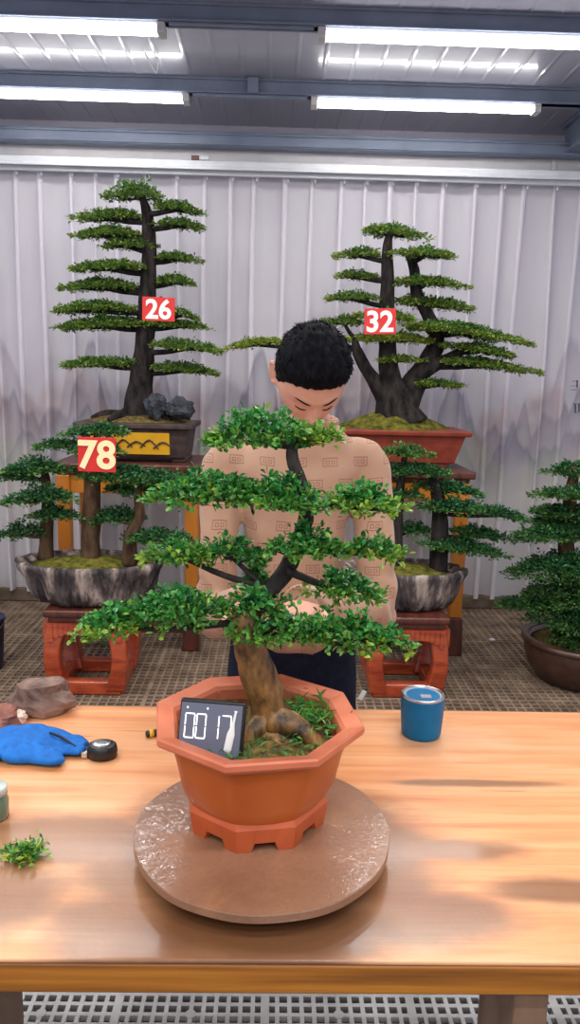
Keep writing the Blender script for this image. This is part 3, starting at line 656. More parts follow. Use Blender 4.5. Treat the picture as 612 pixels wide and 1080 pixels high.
obj('table_top', MB().box((0, TY, ZT-.004), (XT1-XT0, yf-yn, .008)), tw.m, tb, bevel=.003)
bpy.data.objects['table_top'].data.materials[0] = tw.m
obj('edge_board', MB().box((0, yn+.02, ZT-.008-TH/2), (XT1-XT0, .04, TH)).box((0, yf-.02, ZT-.008-TH/2), (XT1-XT0, .04, TH)).box((XT0+.02, TY, ZT-.008-TH/2), (.04, yf-yn-.08, TH)).box((XT1-.02, TY, ZT-.008-TH/2), (.04, yf-yn-.08, TH)), te.m, tb, bevel=.004)
obj('underside', MB().box((0, TY, ZT-.03), (XT1-XT0-.08, yf-yn-.08, .03)), wood_dark, tb)
lg = NT('table_leg_wood'); ln_ = lg.noise(5, 4, (4,4,.6)); lg.set(Base_Color=lg.ramp(ln_, [(.3, lin((120,92,72))), (.7, lin((156,124,98)))]), Roughness=.6); lg = lg.m
xlr = at(543, 1052, yn+.035).x; xll = at(26, 1050, yn+.2).x-.05
for xx in (xlr, xll):
    for y0, d, ox in ((yn+.035, .16, 0), (yf-.13, .10, .5 if xx > 0 else -.4)):
        obj('leg', MB().box((xx+.025+ox, y0+d/2, (ZT-.045)/2), (.05, d, ZT-.045)), lg, tb, bevel=.004)
obj('cross_rail', MB().box(((xlr+xll)/2+.03, yf-.08, ZT-.095), (xlr-xll+.9, .04, .09)), lg, tb, bevel=.003)

# ------------------------------------------------------------------ turntable
tc = at_z(277, 872, ZT+.042); rT = abs(at_z(413, 890, ZT+.05).x-at_z(140, 890, ZT+.05).x)/2*1.03
tn = thing('turntable', 'round wet brown turntable under the octagonal pot', 'turntable', (tc.x, tc.y, ZT))
def edgefn(a, z): return 1+.004*math.sin(5*a)+.003*math.sin(11*a+1)
obj('disc', MB().lathe((tc.x, tc.y, ZT+.020), [(rT*.985,.006),(rT*.999,.008),(rT,.010),(rT,.0195),(rT*.996,.0215),(rT*.5,.022),(.01,.022)], 160, fn=edgefn), turntable_m, tn)
obj('bearing_base', MB().lathe((tc.x, tc.y, ZT), [(rT*.62,0),(rT*.64,.004),(rT*.64,.022),(rT*.5,.026)], 64), black_plastic, tn, smooth=False)
ZD = ZT+.0422

# ------------------------------------------------------------------ the bonsai being worked on
pc = at_z(270, 857, ZD); PX, PY = pc.x, pc.y
zr = at(271, 753, PY).z
Rr_ = (at(380, 757, PY).x-at(163, 757, PY).x)/2*1.045
tM = thing('bonsai_tree', 'leafy cloud-pruned bonsai in an orange octagonal pot on the turntable', 'bonsai', (PX, PY, ZD), None)
def octo(mb, prof, rnd=1.0, ph=R(22.5+9), ring=False):
    """octagonal lathe with slightly rounded sides"""
    def fn(an, z):
        k = (an-ph) % (math.pi/4)-math.pi/8; return math.cos(math.pi/8)/math.cos(k)*rnd+(1-rnd)
    return mb.lathe((PX, PY, ZD), prof, 64, ph=ph, fn=fn, ring=ring)
hp = zr-ZD
body = octo(MB(), [(.60*Rr_,.034),(.64*Rr_,.045),(.66*Rr_,.05),(.74*Rr_,.42*hp),(.80*Rr_,.70*hp),(.84*Rr_,hp-.03),(.84*Rr_,hp-.012),(.795*Rr_,hp-.012),(.79*Rr_,hp-.03),(.77*Rr_,hp-.05)], rnd=.55)
pot = obj('pot', body, pot_body, tM, smooth=True)
obj('rim', octo(MB(), [(.80*Rr_,hp-.03),(.87*Rr_,hp-.026),(.985*Rr_,hp-.014),(1.0*Rr_,hp-.010),(1.0*Rr_,hp-.002),(.985*Rr_,hp+.001),(.83*Rr_,hp-.006),(.80*Rr_,hp-.012),(.785*Rr_,hp-.03)], ring=True), pot_rim_m, pot)
ft = MB(); rf = .655*Rr_
def footr(an):
    ph = R(22.5+9); k = (an-ph) % (math.pi/4)-math.pi/8; return math.cos(math.pi/8)/math.cos(k)
N = 128; vs = []
for k in range(N):
    an = 2*math.pi*k/N+R(31.5); u_ = (k % 16)/16
    zb = 0.0 if (u_ < .26 or u_ > .74) else .014
    r = rf*footr(an)
    for (rr2, z) in ((r*1.0, zb), (r*1.05, .040), (r*.99, .052), (r*.90, .052), (r*.88, zb)): vs.append((PX+math.cos(an)*rr2, PY+math.sin(an)*rr2, ZD+z))
ft.add(vs, [(5*k+j, 5*((k+1)%N)+j, 5*((k+1)%N)+(j+1)%5, 5*k+(j+1)%5) for k in range(N) for j in range(5)])
obj('foot_ring', ft, terracotta, pot)
zs = zr-.045
obj('soil', octo(MB(), [(.785*Rr_, hp-.06), (.78*Rr_, hp-.047), (.55*Rr_, hp-.038), (.25*Rr_, hp-.03), (.01, hp-.028)]), soil, tM, smooth=True)
YM = PY; kM = (YM*1.06)/800
TP = [(287,792,33),(286,770,27),(282,745,21),(275,718,18.5),(265,688,17),(260,662,15),(266,640,13),(285,622,10.5),(302,602,9.5),(313,575,9),(322,548,9),(321,525,8),(313,500,7),(308,480,6.5),(311,458,4)]
pathM = [at(x, y, YM+.02*math.sin(i*.9)) for i, (x, y, w) in enumerate(TP)]
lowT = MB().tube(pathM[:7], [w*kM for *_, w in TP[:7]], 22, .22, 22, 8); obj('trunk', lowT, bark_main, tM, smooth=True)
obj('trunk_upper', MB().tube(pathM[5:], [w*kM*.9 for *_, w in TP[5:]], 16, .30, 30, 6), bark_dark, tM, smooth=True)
m = MB()
for (x1, y1, x2, y2, w, dyy) in ((288,765,332,782,15,-.03),(278,768,258,790,12,-.03),(285,762,312,772,12,.06),(282,765,262,775,11,.06)):
    a, b = at(x1, y1, YM), at(x2, y2, YM+dyy); a = a+Vector((0,0,.01)); m.tube([a, a.lerp(b,.55)+Vector((0,0,.008)), b, b+(b-a)*.35-Vector((0,0,.02))], [w*kM*1.1, w*kM*.85, w*kM*.55, w*kM*.2], 12, .2, 25)
obj('root_flare', m, bark_main, tM, smooth=True)
def mpad(x0, x1, yc_l, yc_r, tk, dy, dep, src, **kw):
    ex = dict(dy=dy, src=src); ex.update(kw); x0 += 7; x1 -= 7
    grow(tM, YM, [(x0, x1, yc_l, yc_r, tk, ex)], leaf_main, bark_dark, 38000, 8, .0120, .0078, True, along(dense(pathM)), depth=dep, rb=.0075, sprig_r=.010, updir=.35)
PTS = {n: at(x, y, YM) for n, (x, y) in dict(low=(262,655), l3=(285,622), r4=(302,602), r3=(313,575), l2=(318,522), r2=(322,530), top=(310,470)).items()}
mpad(205,338,452,449,31,0,.6,PTS['top'], yedge=.35, sag=.004)
mpad(318,366,456,459,15,-.02,.8,PTS['top'], yedge=.6, yall=.3)
mpad(148,292,516,512,28,-.01,.55,PTS['l2'], yedge=.3)
mpad(248,352,514,524,30,-.03,.7,PTS['r2'], yedge=.2)
mpad(335,436,522,528,26,.01,.62,PTS['r2'], yedge=.75)
mpad(146,232,581,577,20,.0,.55,PTS['l3'], yedge=.8)
mpad(208,284,576,582,26,.0,.7,PTS['l3'], yedge=.1)
mpad(270,368,573,570,28,-.02,.6,PTS['r3'], yedge=.25)
mpad(356,432,574,578,20,.0,.6,PTS['r3'], yedge=.9)
mpad(318,416,612,622,24,.03,.5,PTS['r4'], yedge=.5)
mpad(72,158,664,644,24,-.03,.75,PTS['low'], yedge=.85)
mpad(116,252,646,634,36,-.01,.55,PTS['low'], yedge=.35)
mpad(230,354,650,657,40,-.02,.52,PTS['low'], yedge=.3)
mpad(308,416,656,666,38,-.02,.6,PTS['low'], yedge=.5)
mpad(380,446,668,680,16,-.02,.6,PTS['low'], yedge=.9)
mpad(236,304,630,634,26,-.035,.5,PTS['low'], yedge=.2)
mpad(258,284,600,606,34,.02,.8,PTS['l3'], yedge=.0)
# loose grassy cuttings on the soil
mb = MB(); n = 260; c = at(322, 762, YM+.0); P = np.stack([rng.normal(c.x+.0, .024, n), rng.normal(YM+.035, .03, n), np.full(n, zs+.018)+rng.uniform(0,.022,n)], 1)
D = rng.normal(size=(n,3)); D[:,2] = D[:,2]*.35+.15; leaves(mb, P, D, .030, .004, False, rng.uniform(0,.6,n)**2)
ct = obj('cuttings', mb, leaf_main, tM); ct['kind'] = 'stuff'
mb = MB(); n = 500; th = rng.uniform(0,6.28,n); r = np.sqrt(rng.uniform(0,1,n))*.72*Rr_
P = np.stack([PX+np.cos(th)*r, PY+np.sin(th)*r, np.full(n, zs+.016)], 1); D = rng.normal(size=(n,3)); D[:,2] = np.abs(D[:,2])*.5
leaves(mb, P, D, .016, .005, False, rng.uniform(0,.5,n)); gm = obj('ground_moss', mb, leaf_deep, tM); gm['kind'] = 'stuff'

# ------------------------------------------------------------------ timer standing in the pot
yt = PY-.066
A, B_ = at(188, 741, yt), at(258, 794, yt); c = (A+B_)/2-Vector((0,0,.004)); wT, hT = B_.x-A.x, (A.z-B_.z)*1.12
tm = thing('digital_timer', 'black digital timer reading 00 17, propped inside the orange pot', 'timer', c)
Rm = (Matrix.Rotation(R(4), 3, 'Y') @ Matrix.Rotation(R(-14), 3, 'X'))
obj('case', MB().box(c+Rm @ Vector((0,.006,0)), (wT, .012, hT), Rm), black_plastic, tm, bevel=.004)
obj('screen', MB().box(c+Rm @ Vector((-.002,-.001,0)), (wT*.92, .002, hT*.88), Rm), screen_m, tm, bevel=.0005)
def seg_digit(cx, cz, w, h, segs, th=.0016):
    m = MB(); S = dict(a=((0,h/2),(w,th)), g=((0,0),(w*.2,th)), d=((0,-h/2),(w,th)), f=((-w/2,h/4),(th,h*.44)), b=((w/2,h/4),(th,h*.44)), e=((-w/2,-h/4),(th,h*.44)), c=((w/2,-h/4),(th,h*.44)))
    for s_ in segs:
        (x, z), (dx, dz) = S[s_]; m.box(c+Rm @ Vector((cx+x, -.0026, cz+z)), (dx, .001, dz), Rm)
    return obj('digit', m, digit_m, tm)
dh = hT*.40; dw = wT*.135
seg_digit(-wT*.335, hT*.06, dw, dh, 'abcdef', .0016); seg_digit(-wT*.165, hT*.06, dw, dh, 'abcdef', .0016)
seg_digit(.045*wT, hT*.06, dw*.8, dh, 'bc', .0016); seg_digit(.215*wT, hT*.06, dw, dh, 'abc', .0016)
m = MB()
for cx in (-.385, -.085): m.box(c+Rm @ Vector((wT*cx, -.0026, hT*.36)), (.0022,.001,.0022), Rm)
obj('indicator_dot', m, digit_m, tm)
m = MB(); q = c+Rm @ Vector((wT*.30, -.0030, 0))  # bright reflection on the glossy screen, modelled as a solid white shape
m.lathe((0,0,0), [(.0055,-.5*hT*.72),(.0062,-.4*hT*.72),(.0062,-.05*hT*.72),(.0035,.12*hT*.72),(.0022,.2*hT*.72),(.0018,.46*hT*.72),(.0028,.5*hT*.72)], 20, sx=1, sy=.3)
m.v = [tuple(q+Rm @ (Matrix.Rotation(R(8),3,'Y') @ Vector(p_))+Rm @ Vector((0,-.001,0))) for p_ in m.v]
ob = obj('screen_highlight', m, white_plastic, tm, smooth=True); ob['label'] = 'white bottle-shaped highlight modelled over the last digit'

# ------------------------------------------------------------------ things on the table
p = at_z(444, 774, ZT); rC = (at(467, 750, p.y).x-at(422, 750, p.y).x)/2; hC = at(444, 731, p.y).z-ZT
cp = thing('tumbler', 'blue insulated tumbler with steel rim on the table', 'cup', (p.x, p.y, ZT))
obj('body', MB().lathe((p.x, p.y, ZT), [(rC*.80,0),(rC*.88,.002),(rC*.92,.008),(rC*.98,hC*.5),(rC,hC*.9),(rC*.99,hC*.96),(rC*.93,hC*.96)], 48), cup_blue, cp, smooth=True)
rim = obj('rim', MB().lathe((p.x, p.y, ZT), [(rC*.985,hC*.945),(rC*1.0,hC*.955),(rC*1.0,hC*.985),(rC*.97,hC),(rC*.90,hC),(rC*.88,hC*.96),(rC*.87,hC*.93)], 48, ring=True), steel, cp, smooth=True)
obj('lid', MB().lathe((p.x, p.y, ZT), [(rC*.885,hC*.93),(rC*.885,hC*.965),(rC*.8,hC*.968),(rC*.74,hC*.945),(.005,hC*.945)], 40).box((p.x+.004, p.y-.012, ZT+hC*.955), (rC*.5,.016,.006)), simple('smoky_lid', (150,154,160), (180,184,190), 10, .15, coat=.6), cp, smooth=False)
# blue cloth glove, flat
gl = thing('work_glove', 'bright blue work glove lying flat on the table left of the pot', 'glove', at_z(45, 795, ZT))
yz = ZT+.004
def gpt(px_, py_): q = at_z(px_, py_, ZT+.01); return Vector((q.x, q.y, ZT+.018))
m = MB()
m.blob(gpt(24, 787), (.075,.05,.0175), 22, 12, .18, 2.4)
for pts, rr2 in (([(14,778),(40,776),(66,781),(90,788)], (.034,.034,.028,.016)), ([(20,785),(48,786),(70,789),(88,794)], (.034,.034,.026,.013)), ([(10,795),(36,797),(54,801),(64,806)], (.036,.032,.026,.012)), ([(-6,780),(12,774),(26,773),(40,774)], (.03,.03,.022,.012)), ([(-30,792),(-10,792),(10,792)], (.046,.046,.04))):
    P = [gpt(*q) for q in pts]; mm = MB().tube(P, list(rr2), 14); zs_ = [v_[2] for v_ in mm.v]
    mm.v = [(v_[0], v_[1], ZT+.0005+(v_[2]-(ZT+.018)+.9*max(rr2))*.42*(max(.012, max(rr2))/max(rr2))) for v_ in mm.v]
    m.add(mm.v, mm.f)
def remeshed(name, mb, mat, parent, vox, it=6, post=None, loc=None):
    me = bpy.data.meshes.new('tmp'); me.from_pydata(mb.v, [], mb.f); o = bpy.data.objects.new('tmp_remesh', me); C.objects.link(o)
    r = o.modifiers.new('r', 'REMESH'); r.mode = 'VOXEL'; r.voxel_size = vox
    s_ = o.modifiers.new('s', 'SMOOTH'); s_.iterations = it; s_.factor = .5
    dg = bpy.context.evaluated_depsgraph_get(); dg.update(); m2 = bpy.data.meshes.new_from_object(o.evaluated_get(dg)); bpy.data.objects.remove(o)
    V = np.zeros(len(m2.vertices)*3, np.float32); m2.vertices.foreach_get('co', V); V = [tuple(map(float, q)) for q in V.reshape(-1,3)]
    Fc = [tuple(pl_.vertices) for pl_ in m2.polygons]
    if post: V = [tuple(post(Vector(q))) for q in V]
    out = MB(); out.v = V; out.f = Fc
    return obj(name, out, mat, parent, smooth=True, loc=loc)
def crumple(q):
    n_ = noise.noise(q*22)*.006+noise.noise(q*55)*.0025; return q+Vector((0,0,n_*min(1,max(0,(q.z-ZT)/.012))))
def settle(q):
    q = crumple(q); q.z = max(q.z, ZT+.0006); return q
remeshed('glove_cloth', m, glove_blue, gl, .0035, 5, settle)
obj('dark_seam', MB().tube([gpt(53,782)+Vector((0,0,.012)), gpt(66,787)+Vector((0,0,.011)), gpt(80,793)+Vector((0,0,.004))], [.002,.003,.0015], 6), black_plastic, gl, smooth=True)
p = at_z(108, 798, ZT); tpz = thing('tape_measure', 'round black tape measure with silver top next to the blue glove', 'tape measure', (p.x, p.y, ZT))
obj('case', MB().lathe((p.x, p.y, ZT), [(.026,0),(.030,.003),(.031,.015),(.029,.026),(.024,.029),(.01,.029)], 36, sx=1.0, sy=.85), black_plastic, tpz, smooth=True)
obj('top_plate', MB().lathe((p.x-.002, p.y, ZT+.0285), [(.02,0),(.019,.0022),(.012,.003),(.002,.003)], 28, sx=1.0, sy=.8), steel, tpz, smooth=True)
obj('hook', MB().box((p.x-.034, p.y-.006, ZT+.008), (.012,.012,.012)), steel, tpz, bevel=.001)
def stone(name, px_, py_, r, seed, label, rot=0, mat=rock_m):
    p = at_z(px_, py_, ZT)
    def fn(d, q):
        s_ = 1+.32*noise.noise(d*1.5+Vector((seed,0,0)))+.14*noise.noise(d*4+Vector((0,seed,0)))
        q = Vector((d.x*r[0], d.y*r[1], d.z*r[2]))*s_; q.z = max(q.z, -r[2]*.55); q.z = min(q.z, r[2]*.8+.1*q.x); return q
    m = MB().blob((p.x, p.y, ZT+r[2]*.55+.0005), r, 18, 12, 0, rot=Matrix.Rotation(rot,3,'Z'), fn=fn)
    return tag(obj(name, m, mat, loc=(p.x, p.y, ZT)), label, 'rock', 'stones on the table')
stone('rock', 43, 750, (.072,.052,.055), 2.3, 'angular grey-brown rock behind the blue glove on the far table edge', .2)
stone('rock', 2, 766, (.042,.045,.032), 6.1, 'small reddish-brown rock cut by the left edge, beside the bigger rock', .5, simple('red_rock', (112,66,54), (150,100,86), 14, .85, .8, bdist=.02))
p = at_z(20, 764, ZT); tag(obj('paper_tissue', MB().blob((p.x, p.y, ZT+.016), (.018,.02,.0155), 14, 9, .5, 2.5, seed=3), simple('pale_paper', (214,188,176), (228,206,196), 20, .9), loc=(p.x, p.y, ZT)), 'crumpled pale paper between the two rocks on the table', 'paper')
a = at_z(154, 778, ZT); a.z = ZT+.008
sd = thing('tool_handle', 'black tool handle with a yellow band sticking out from behind the orange pot', 'tool', a)
b = a+Vector((.13, .05, 0)); dr = (b-a).normalized()
obj('grip', MB().tube([a, a+dr*.004, a+dr*.03, b], [.006,.0078,.0078,.007], 16, smooth=1), black_plastic, sd, smooth=True)
obj('band', MB().tube([a+dr*.007, a+dr*.017], [.0082,.0082], 16, smooth=1), simple('yellow_band', (232,180,30), (240,190,40), 10, .4), sd, smooth=True)
p = at_z(-4, 862, ZT); gj = thing('glass_jar', 'small pale green jar cut by the left edge of the picture', 'jar', (p.x, p.y, ZT))
jm = simple('green_jar_glass', (86,112,92), (104,130,108), 8, .15, coat=.6)
obj('body', MB().lathe((p.x, p.y, ZT), [(.019,0),(.022,.003),(.0225,.035),(.019,.043),(.019,.046)], 32), jm, gj, smooth=True)
obj('lid', MB().lathe((p.x, p.y, ZT+.0455), [(.021,0),(.021,.013),(.019,.015),(.003,.015)], 32), simple('jar_lid', (176,190,182), (196,206,200), 8, .3, coat=.4), gj, smooth=True)
mb = MB(); n = 420; c = at_z(24, 905, ZT); th = rng.uniform(0,6.28,n); r = rng.normal(0,.5,n)
P = np.stack([c.x+np.cos(th)*r*.036+.004, c.y+np.sin(th)*r*.026, ZT+.003+np.abs(rng.normal(0,.008,n))], 1); D = rng.normal(size=(n,3)); D[:,2] = np.abs(D[:,2])*.4
leaves(mb, P, D, .015, .006, False, rng.uniform(0,.9,n)*(rng.uniform(0,1,n) > .4))
tag(obj('leaf_clippings', mb, leaf_main, loc=(c.x, c.y, ZT)), 'little heap of trimmed green leaves on the damp table', 'clippings', kind='stuff')

# ------------------------------------------------------------------ the person behind the table
YP = 1.88
def P3(px_, py_, Y): return at(px_, py_, Y)
xc = P3(312, 560, YP).x
pr_ = thing('person', 'person with short black hair and patterned beige sweater bending over the bonsai', 'person', (xc, YP, 0))
# torso + arms of the sweater
shL, shR = P3(237, 489, YP-.01), P3(389, 489, YP-.01); elL, elR = P3(228, 650, YP-.075), P3(398, 642, YP-.075)
wrL, wrR = P3(262, 636, 1.48), P3(322, 638, 1.47)
def loft(mb, secs, seg=36):
    vs = []
    for (x, y, z, a, b) in secs:
        for k in range(seg):
            an = 2*math.pi*k/seg; vs.append((x+math.cos(an)*a, y+math.sin(an)*b, z))
    n = len(secs); fs = [(i*seg+k, i*seg+(k+1)%seg, (i+1)*seg+(k+1)%seg, (i+1)*seg+k) for i in range(n-1) for k in range(seg)]
    fs += [tuple(range(seg))[::-1], tuple((n-1)*seg+k for k in range(seg))]; return mb.add(vs, fs)
zs0 = shL.z
nk = P3(326, 452, YP-.045)
def torso(mb, g):
    return loft(mb, [(xc, YP+.03, .84, .134+g, .105+g), (xc, YP+.025, .93, .128+g, .108+g), (xc, YP+.01, 1.05, .117+g, .108+g), (xc, YP, 1.18, .116+g, .112+g), (xc, YP-.005, zs0-.07, .130+g, .112+g), (xc, YP-.012, zs0-.01, .155+g, .098+g), (xc+.005, YP-.02, zs0+.036, .136+g, .078+g), (nk.x-.005, YP-.03, zs0+.078, .088+g, .066+g), (nk.x, YP-.04, zs0+.108, .060+g, .058+g)])
sm = torso(MB(), .012)
for sh, el, wr, sx in ((shL, elL, wrL, -1), (shR, elR, wrR, 1)):
    sm.tube([sh+Vector((-.05*sx,.0,.006)), sh+Vector((0,0,-.008)), sh.lerp(el,.5)+Vector((sx*.004,-.004,0)), el], [.058,.058,.049,.049], 20)
    sm.blob(el, (.051,.053,.056), 16, 10)
    sm.tube([el, el.lerp(wr,.5), wr+(wr-el)*.10], [.052,.048,.040], 20)
def folds(q):
    n_ = 0
    for sh, el, wr in ((shL, elL, wrL), (shR, elR, wrR)):
        d = (q-el).length; n_ += max(0, 1-d/.16)*.009*math.sin(q.z*95+q.x*60+noise.noise(q*10)*4)
        d2 = (q-wr).length; n_ += max(0, 1-d2/.15)*.006*math.sin((q.y)*150+q.z*60+noise.noise(q*14)*3)
    n_ += .006*noise.noise(Vector((q.x*9, q.y*9, q.z*5)))+.004*noise.noise(q*20)
    dv = Vector((q.x-xc, q.y-YP, 0)); dv = dv.normalized() if dv.length > .01 else Vector((0,-1,0))
    return q+dv*n_
remeshed('sweater', sm, sweater_m, pr_, .008, 9, folds)
# collar ring
cv = MB(); 
cv.tube([(nk.x+math.cos(t_*math.pi/8)*.062, YP-.04+math.sin(t_*math.pi/8)*.060, zs0+.111+.006*math.sin(t_*math.pi/8)) for t_ in range(17)], [.011]*17, 10)
obj('collar', cv, sweater_m, pr_, smooth=True)
# trousers
tm_ = loft(MB(), [(xc, YP+.03, .50, .165, .10), (xc, YP+.03, .62, .175, .118), (xc, YP+.03, .76, .172, .122), (xc, YP+.03, .88, .160, .112)])
for sx in (-1, 1):
    tm_.tube([(xc+sx*.085, YP+.03, .64), (xc+sx*.092, YP+.02, .40), (xc+sx*.10, YP+.035, .06)], [.094,.075,.058], 20)
tr_ = remeshed('trousers', tm_, trouser_m, pr_, .010, 5, lambda q: q+Vector((0,-.004*noise.noise(q*9),0)))
p = P3(381.5, 731, YP-.085); hit = YP-.105
obj('garment_tag', MB().box((p.x, YP-.098, p.z), (.012,.004,.026), Matrix.Rotation(R(28),3,'Y')), white_plastic, tr_, bevel=.001)
for sx in (-1, 1):
    m = MB(); cx = xc+sx*.105
    def shoe(d, q): q.z = max(q.z, -.045); return q
    m.blob((cx, YP-.03, .045), (.05,.14,.055), 20, 12, fn=shoe); obj('shoe', m, black_plastic, pr_, smooth=True)
# head
HC = P3(328, 396, YP-.125); hr = Matrix.Rotation(R(9), 3, 'Z') @ Matrix.Rotation(R(54), 3, 'X')
ha, hb, hc = .079, .094, .116
def gauss(x, y, sx, sy): return math.exp(-(x*x)/(sx*sx)-(y*y)/(sy*sy))
def head_pt(d):
    x, y, z = d.x*ha, d.y*hb, d.z*hc
    if z < 0:
        t = -d.z; x *= 1-.27*t**1.6; y = y*(1-.12*t) - .012*t if d.y < 0 else y*(1-.42*t)
    if d.z > .3: x *= 1+.04*(d.z-.3)
    fy = max(0, -d.y)
    if fy > .2:
        x_, z_ = d.x*ha, d.z*hc
        b = .006*gauss(abs(x_)-.028, z_-.020, .022, .009)                     # brow
        b -= .009*gauss(abs(x_)-.031, z_-.002, .016, .012)                    # sockets
        b += .005*gauss(abs(x_)-.031, z_+.001, .011, .008)                    # closed lids
        b += .020*gauss(x_, z_+.038, .010, .016)+.010*gauss(x_, z_+.014, .007, .020)+.006*gauss(abs(x_)-.012, z_+.043, .007, .007)   # nose
        b += .007*gauss(x_, z_+.066, .022, .007)+.006*gauss(x_, z_+.078, .018, .007)-.003*gauss(x_, z_+.072, .026, .003)   # lips
        b += .008*gauss(x_, z_+.104, .022, .014)+.004*gauss(abs(x_)-.042, z_+.03, .018, .018)
        y -= b*min(1, fy*1.6)
    return Vector((x, y, z))
bm_ = MB(); bm_.blob(HC, (1,1,1), 96, 72, rot=hr, fn=lambda d, q: head_pt(d))
neck0 = Vector((nk.x, YP-.035, zs0+.03)); bm_.tube([neck0-Vector((0,-.01,.10)), neck0, HC+hr @ Vector((0,.030,-.045)), HC+hr @ Vector((0,.0,-.01))], [.06,.057,.050,.035], 24)
for sx in (-1, 1):      # ears
    ec = HC+hr @ Vector((sx*.080, .012, -.004)); er = hr @ Matrix.Rotation(R(-sx*22), 3, 'Z') @ Matrix.Rotation(R(-12), 3, 'X')
    pts = [ec+er @ Vector((sx*.006, .004+math.cos(t_)*.016-.004, math.sin(t_)*.029)) for t_ in np.linspace(-2.2, 3.0, 14)]
    bm_.tube(pts, [.0045]*14, 8, smooth=2); bm_.blob(ec, (.006,.014,.025), 14, 9, rot=er); bm_.blob(ec+er @ Vector((sx*.002,-.006,-.027)), (.005,.008,.009), 10, 7, rot=er)
# bare trunk, arms and hands under the clothes
torso(bm_, -.012)
def hand(mb, wr, fwd, up, sx):
    """palm, four unequal curled fingers and a thumb; fwd = pointing direction, up = back of the hand"""
    fwd = fwd.normalized(); side = fwd.cross(up).normalized(); up = side.cross(fwd).normalized()
    M = Matrix((side, fwd, up)).transposed()
    T = lambda x, y, z: wr+M @ Vector((x, y, z))
    mb.blob(T(0,.045,0), (.040,.050,.016), 18, 10, rot=M); mb.tube([wr-fwd*.05, wr, T(0,.02,0)], [.027,.025,.026], 16)
    for i, (fx, L_) in enumerate(((-.029,.068),(-.010,.078),(.010,.073),(.028,.056))):
        a = T(fx,.078,0); b = T(fx*1.06,.078+L_*.42,-.006); c_ = T(fx*1.04,.078+L_*.70,-.026); e = T(fx*1.0,.078+L_*.78,-.048)
        mb.tube([T(fx*.8,.045,0), a, b, c_, e], [.010,.0095,.0088,.0082,.0068], 10, smooth=3)
    tx = -sx*.0
    s_ = 1 if sx < 0 else -1
    mb.tube([T(s_*.022,.018,-.004), T(s_*.048,.045,-.014), T(s_*.052,.072,-.026), T(s_*.042,.094,-.036)], [.013,.0115,.010,.0078], 10, smooth=3)
for sh, el, wr, sx in ((shL, elL, wrL, -1), (shR, elR, wrR, 1)):
    bm_.tube([sh, sh.lerp(el,.5), el], [.036,.032,.030], 16); bm_.tube([el, el.lerp(wr,.5), wr], [.032,.030,.025], 16)
    tgt = P3(281, 655, 1.30) if sx < 0 else P3(300, 655, 1.30)
    hand(bm_, wr, (tgt-wr), Vector((0,.1,1)), sx)
bm_.add(*(lambda q: (q.v, q.f))(loft(MB(), [(xc, YP+.03, .60, .13, .08), (xc, YP+.03, .75, .15, .095), (xc, YP+.03, .90, .14, .095)])))
for sx in (-1, 1): bm_.tube([(xc+sx*.085, YP+.03, .66), (xc+sx*.092, YP+.02, .40), (xc+sx*.10, YP+.035, .04)], [.075,.058,.042], 16)
remeshed('body', bm_, skin_m, pr_, .0042, 2)
# hair: cap that stops at a fringe line, plus short strands
def hairline(d):
    """>0 where hair grows (head space direction, front = -y)"""
    f = max(0, -d.y); lim = .60*f**.8 - .42*max(0, d.y) - .04*(1-abs(d.y)) + .05*noise.noise(d*11) 
    side = abs(d.x); lim -= .10*max(0, side-.8)/.2
    return d.z-lim
hm = MB(); seg, rings = 88, 60; idx = {}
def hair_pt(d):
    k = hairline(d); q = head_pt(d); t = max(0, min(1, k/.30)); th_ = .002+.012*t**.7; th_ *= (1+.3*noise.noise(d*7))*(.30+.70*max(0, min(1, d.z*1.6+.1)))
    return q+d.normalized()*th_+Vector((0,-.004*max(0,-d.y)*t, .006*t*max(0,d.z)))
for i in range(rings+1):
    for k in range(seg):
        th_ = math.pi*i/rings*.78; ph = 2*math.pi*k/seg; d = Vector((math.sin(th_)*math.cos(ph), math.sin(th_)*math.sin(ph), math.cos(th_)))
        kk = hairline(d)
        idx[(i,k)] = len(hm.v); q = hair_pt(d) if kk > -.02 else head_pt(d)*.97
        hm.v.append(tuple(HC+hr @ q))
for i in range(rings):
    for k in range(seg): hm.f.append((idx[(i,k)], idx[(i+1,k)], idx[(i+1,(k+1)%seg)], idx[(i,(k+1)%seg)]))
hair = obj('hair', hm, hair_m, pr_, smooth=True)
sm_ = MB(); rr = random.Random(11); cnt = 0
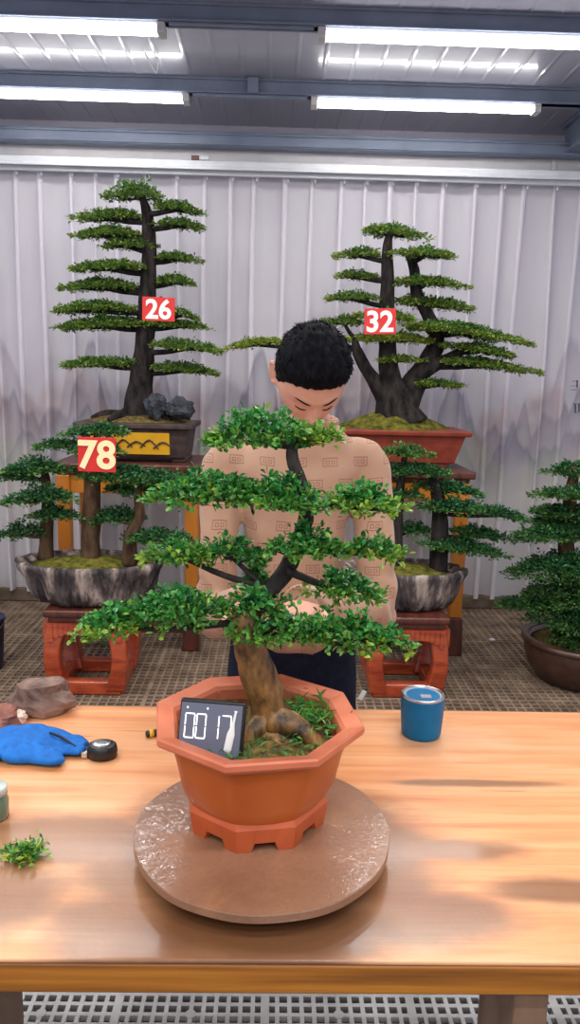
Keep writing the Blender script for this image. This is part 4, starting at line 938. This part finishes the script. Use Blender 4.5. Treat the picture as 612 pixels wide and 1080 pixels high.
while cnt < 2600:
    d = Vector((rr.gauss(0,1), rr.gauss(0,1), rr.gauss(0,1))).normalized(); k = hairline(d)
    if k < .01 or d.z < -.6: continue
    t = min(1, k/.3); b0 = hair_pt(d); L_ = (.003+.010*t)*(.45+.55*max(0, min(1, d.z*1.8)))
    tg = (Vector((0,-.9,-.35))-d*d.dot(Vector((0,-.9,-.35)))); dd = (tg+d*rr.uniform(.1,.6)+Vector((rr.gauss(0,.3), rr.gauss(0,.25), rr.gauss(0,.25)))).normalized(); sd_ = dd.cross(Vector((rr.gauss(0,1), rr.gauss(0,1), rr.gauss(0,1)))).normalized()*.0016
    q0 = b0-d*.002; sm_.add([HC+hr @ (q0-sd_), HC+hr @ (q0+sd_), HC+hr @ (q0+dd*L_)], [(0,1,2)]); cnt += 1
sm_.attr = [0.0]*len(sm_.v); st = obj('hair_strands', sm_, hair_m, hair); st['kind'] = 'stuff'
for sx in (-1, 1):
    pts = []; lash = []
    for t_ in np.linspace(0, 1, 7):
        x_ = sx*(.014+.034*t_); z_ = .0200+.004*math.sin(t_*2.4)
        d = Vector((x_/ha, -math.sqrt(max(.01, 1-(x_/ha)**2-(z_/hc)**2)), z_/hc)); pts.append(HC+hr @ (head_pt(d)+Vector((0,-.0015,0))))
        x_ = sx*(.019+.024*t_); z_ = -.006-.003*math.sin(t_*3.1)
        d = Vector((x_/ha, -math.sqrt(max(.01, 1-(x_/ha)**2-(z_/hc)**2)), z_/hc)); lash.append(HC+hr @ (head_pt(d)+Vector((0,-.001,0))))
    obj('eyebrow', MB().tube(pts, [.0006,.0014,.0017,.0017,.0016,.0012,.0005], 8, smooth=2), hair_m, pr_, smooth=True)
    obj('eyelash', MB().tube(lash, [.0006,.0012,.0014,.0014,.0014,.0012,.0006], 6, smooth=2), hair_m, pr_, smooth=True)
pts = []
for t_ in np.linspace(-1, 1, 7):
    x_ = .021*t_; z_ = -.0715-.002*(1-t_*t_); d = Vector((x_/ha, 0, z_/hc)); d.y = -math.sqrt(max(.01, 1-d.x**2-d.z**2)); pts.append(HC+hr @ (head_pt(d)+Vector((0,.001,0))))
obj('lips', MB().tube(pts, [.001,.004,.0055,.006,.0055,.004,.001], 10), lip_m, pr_, smooth=True)
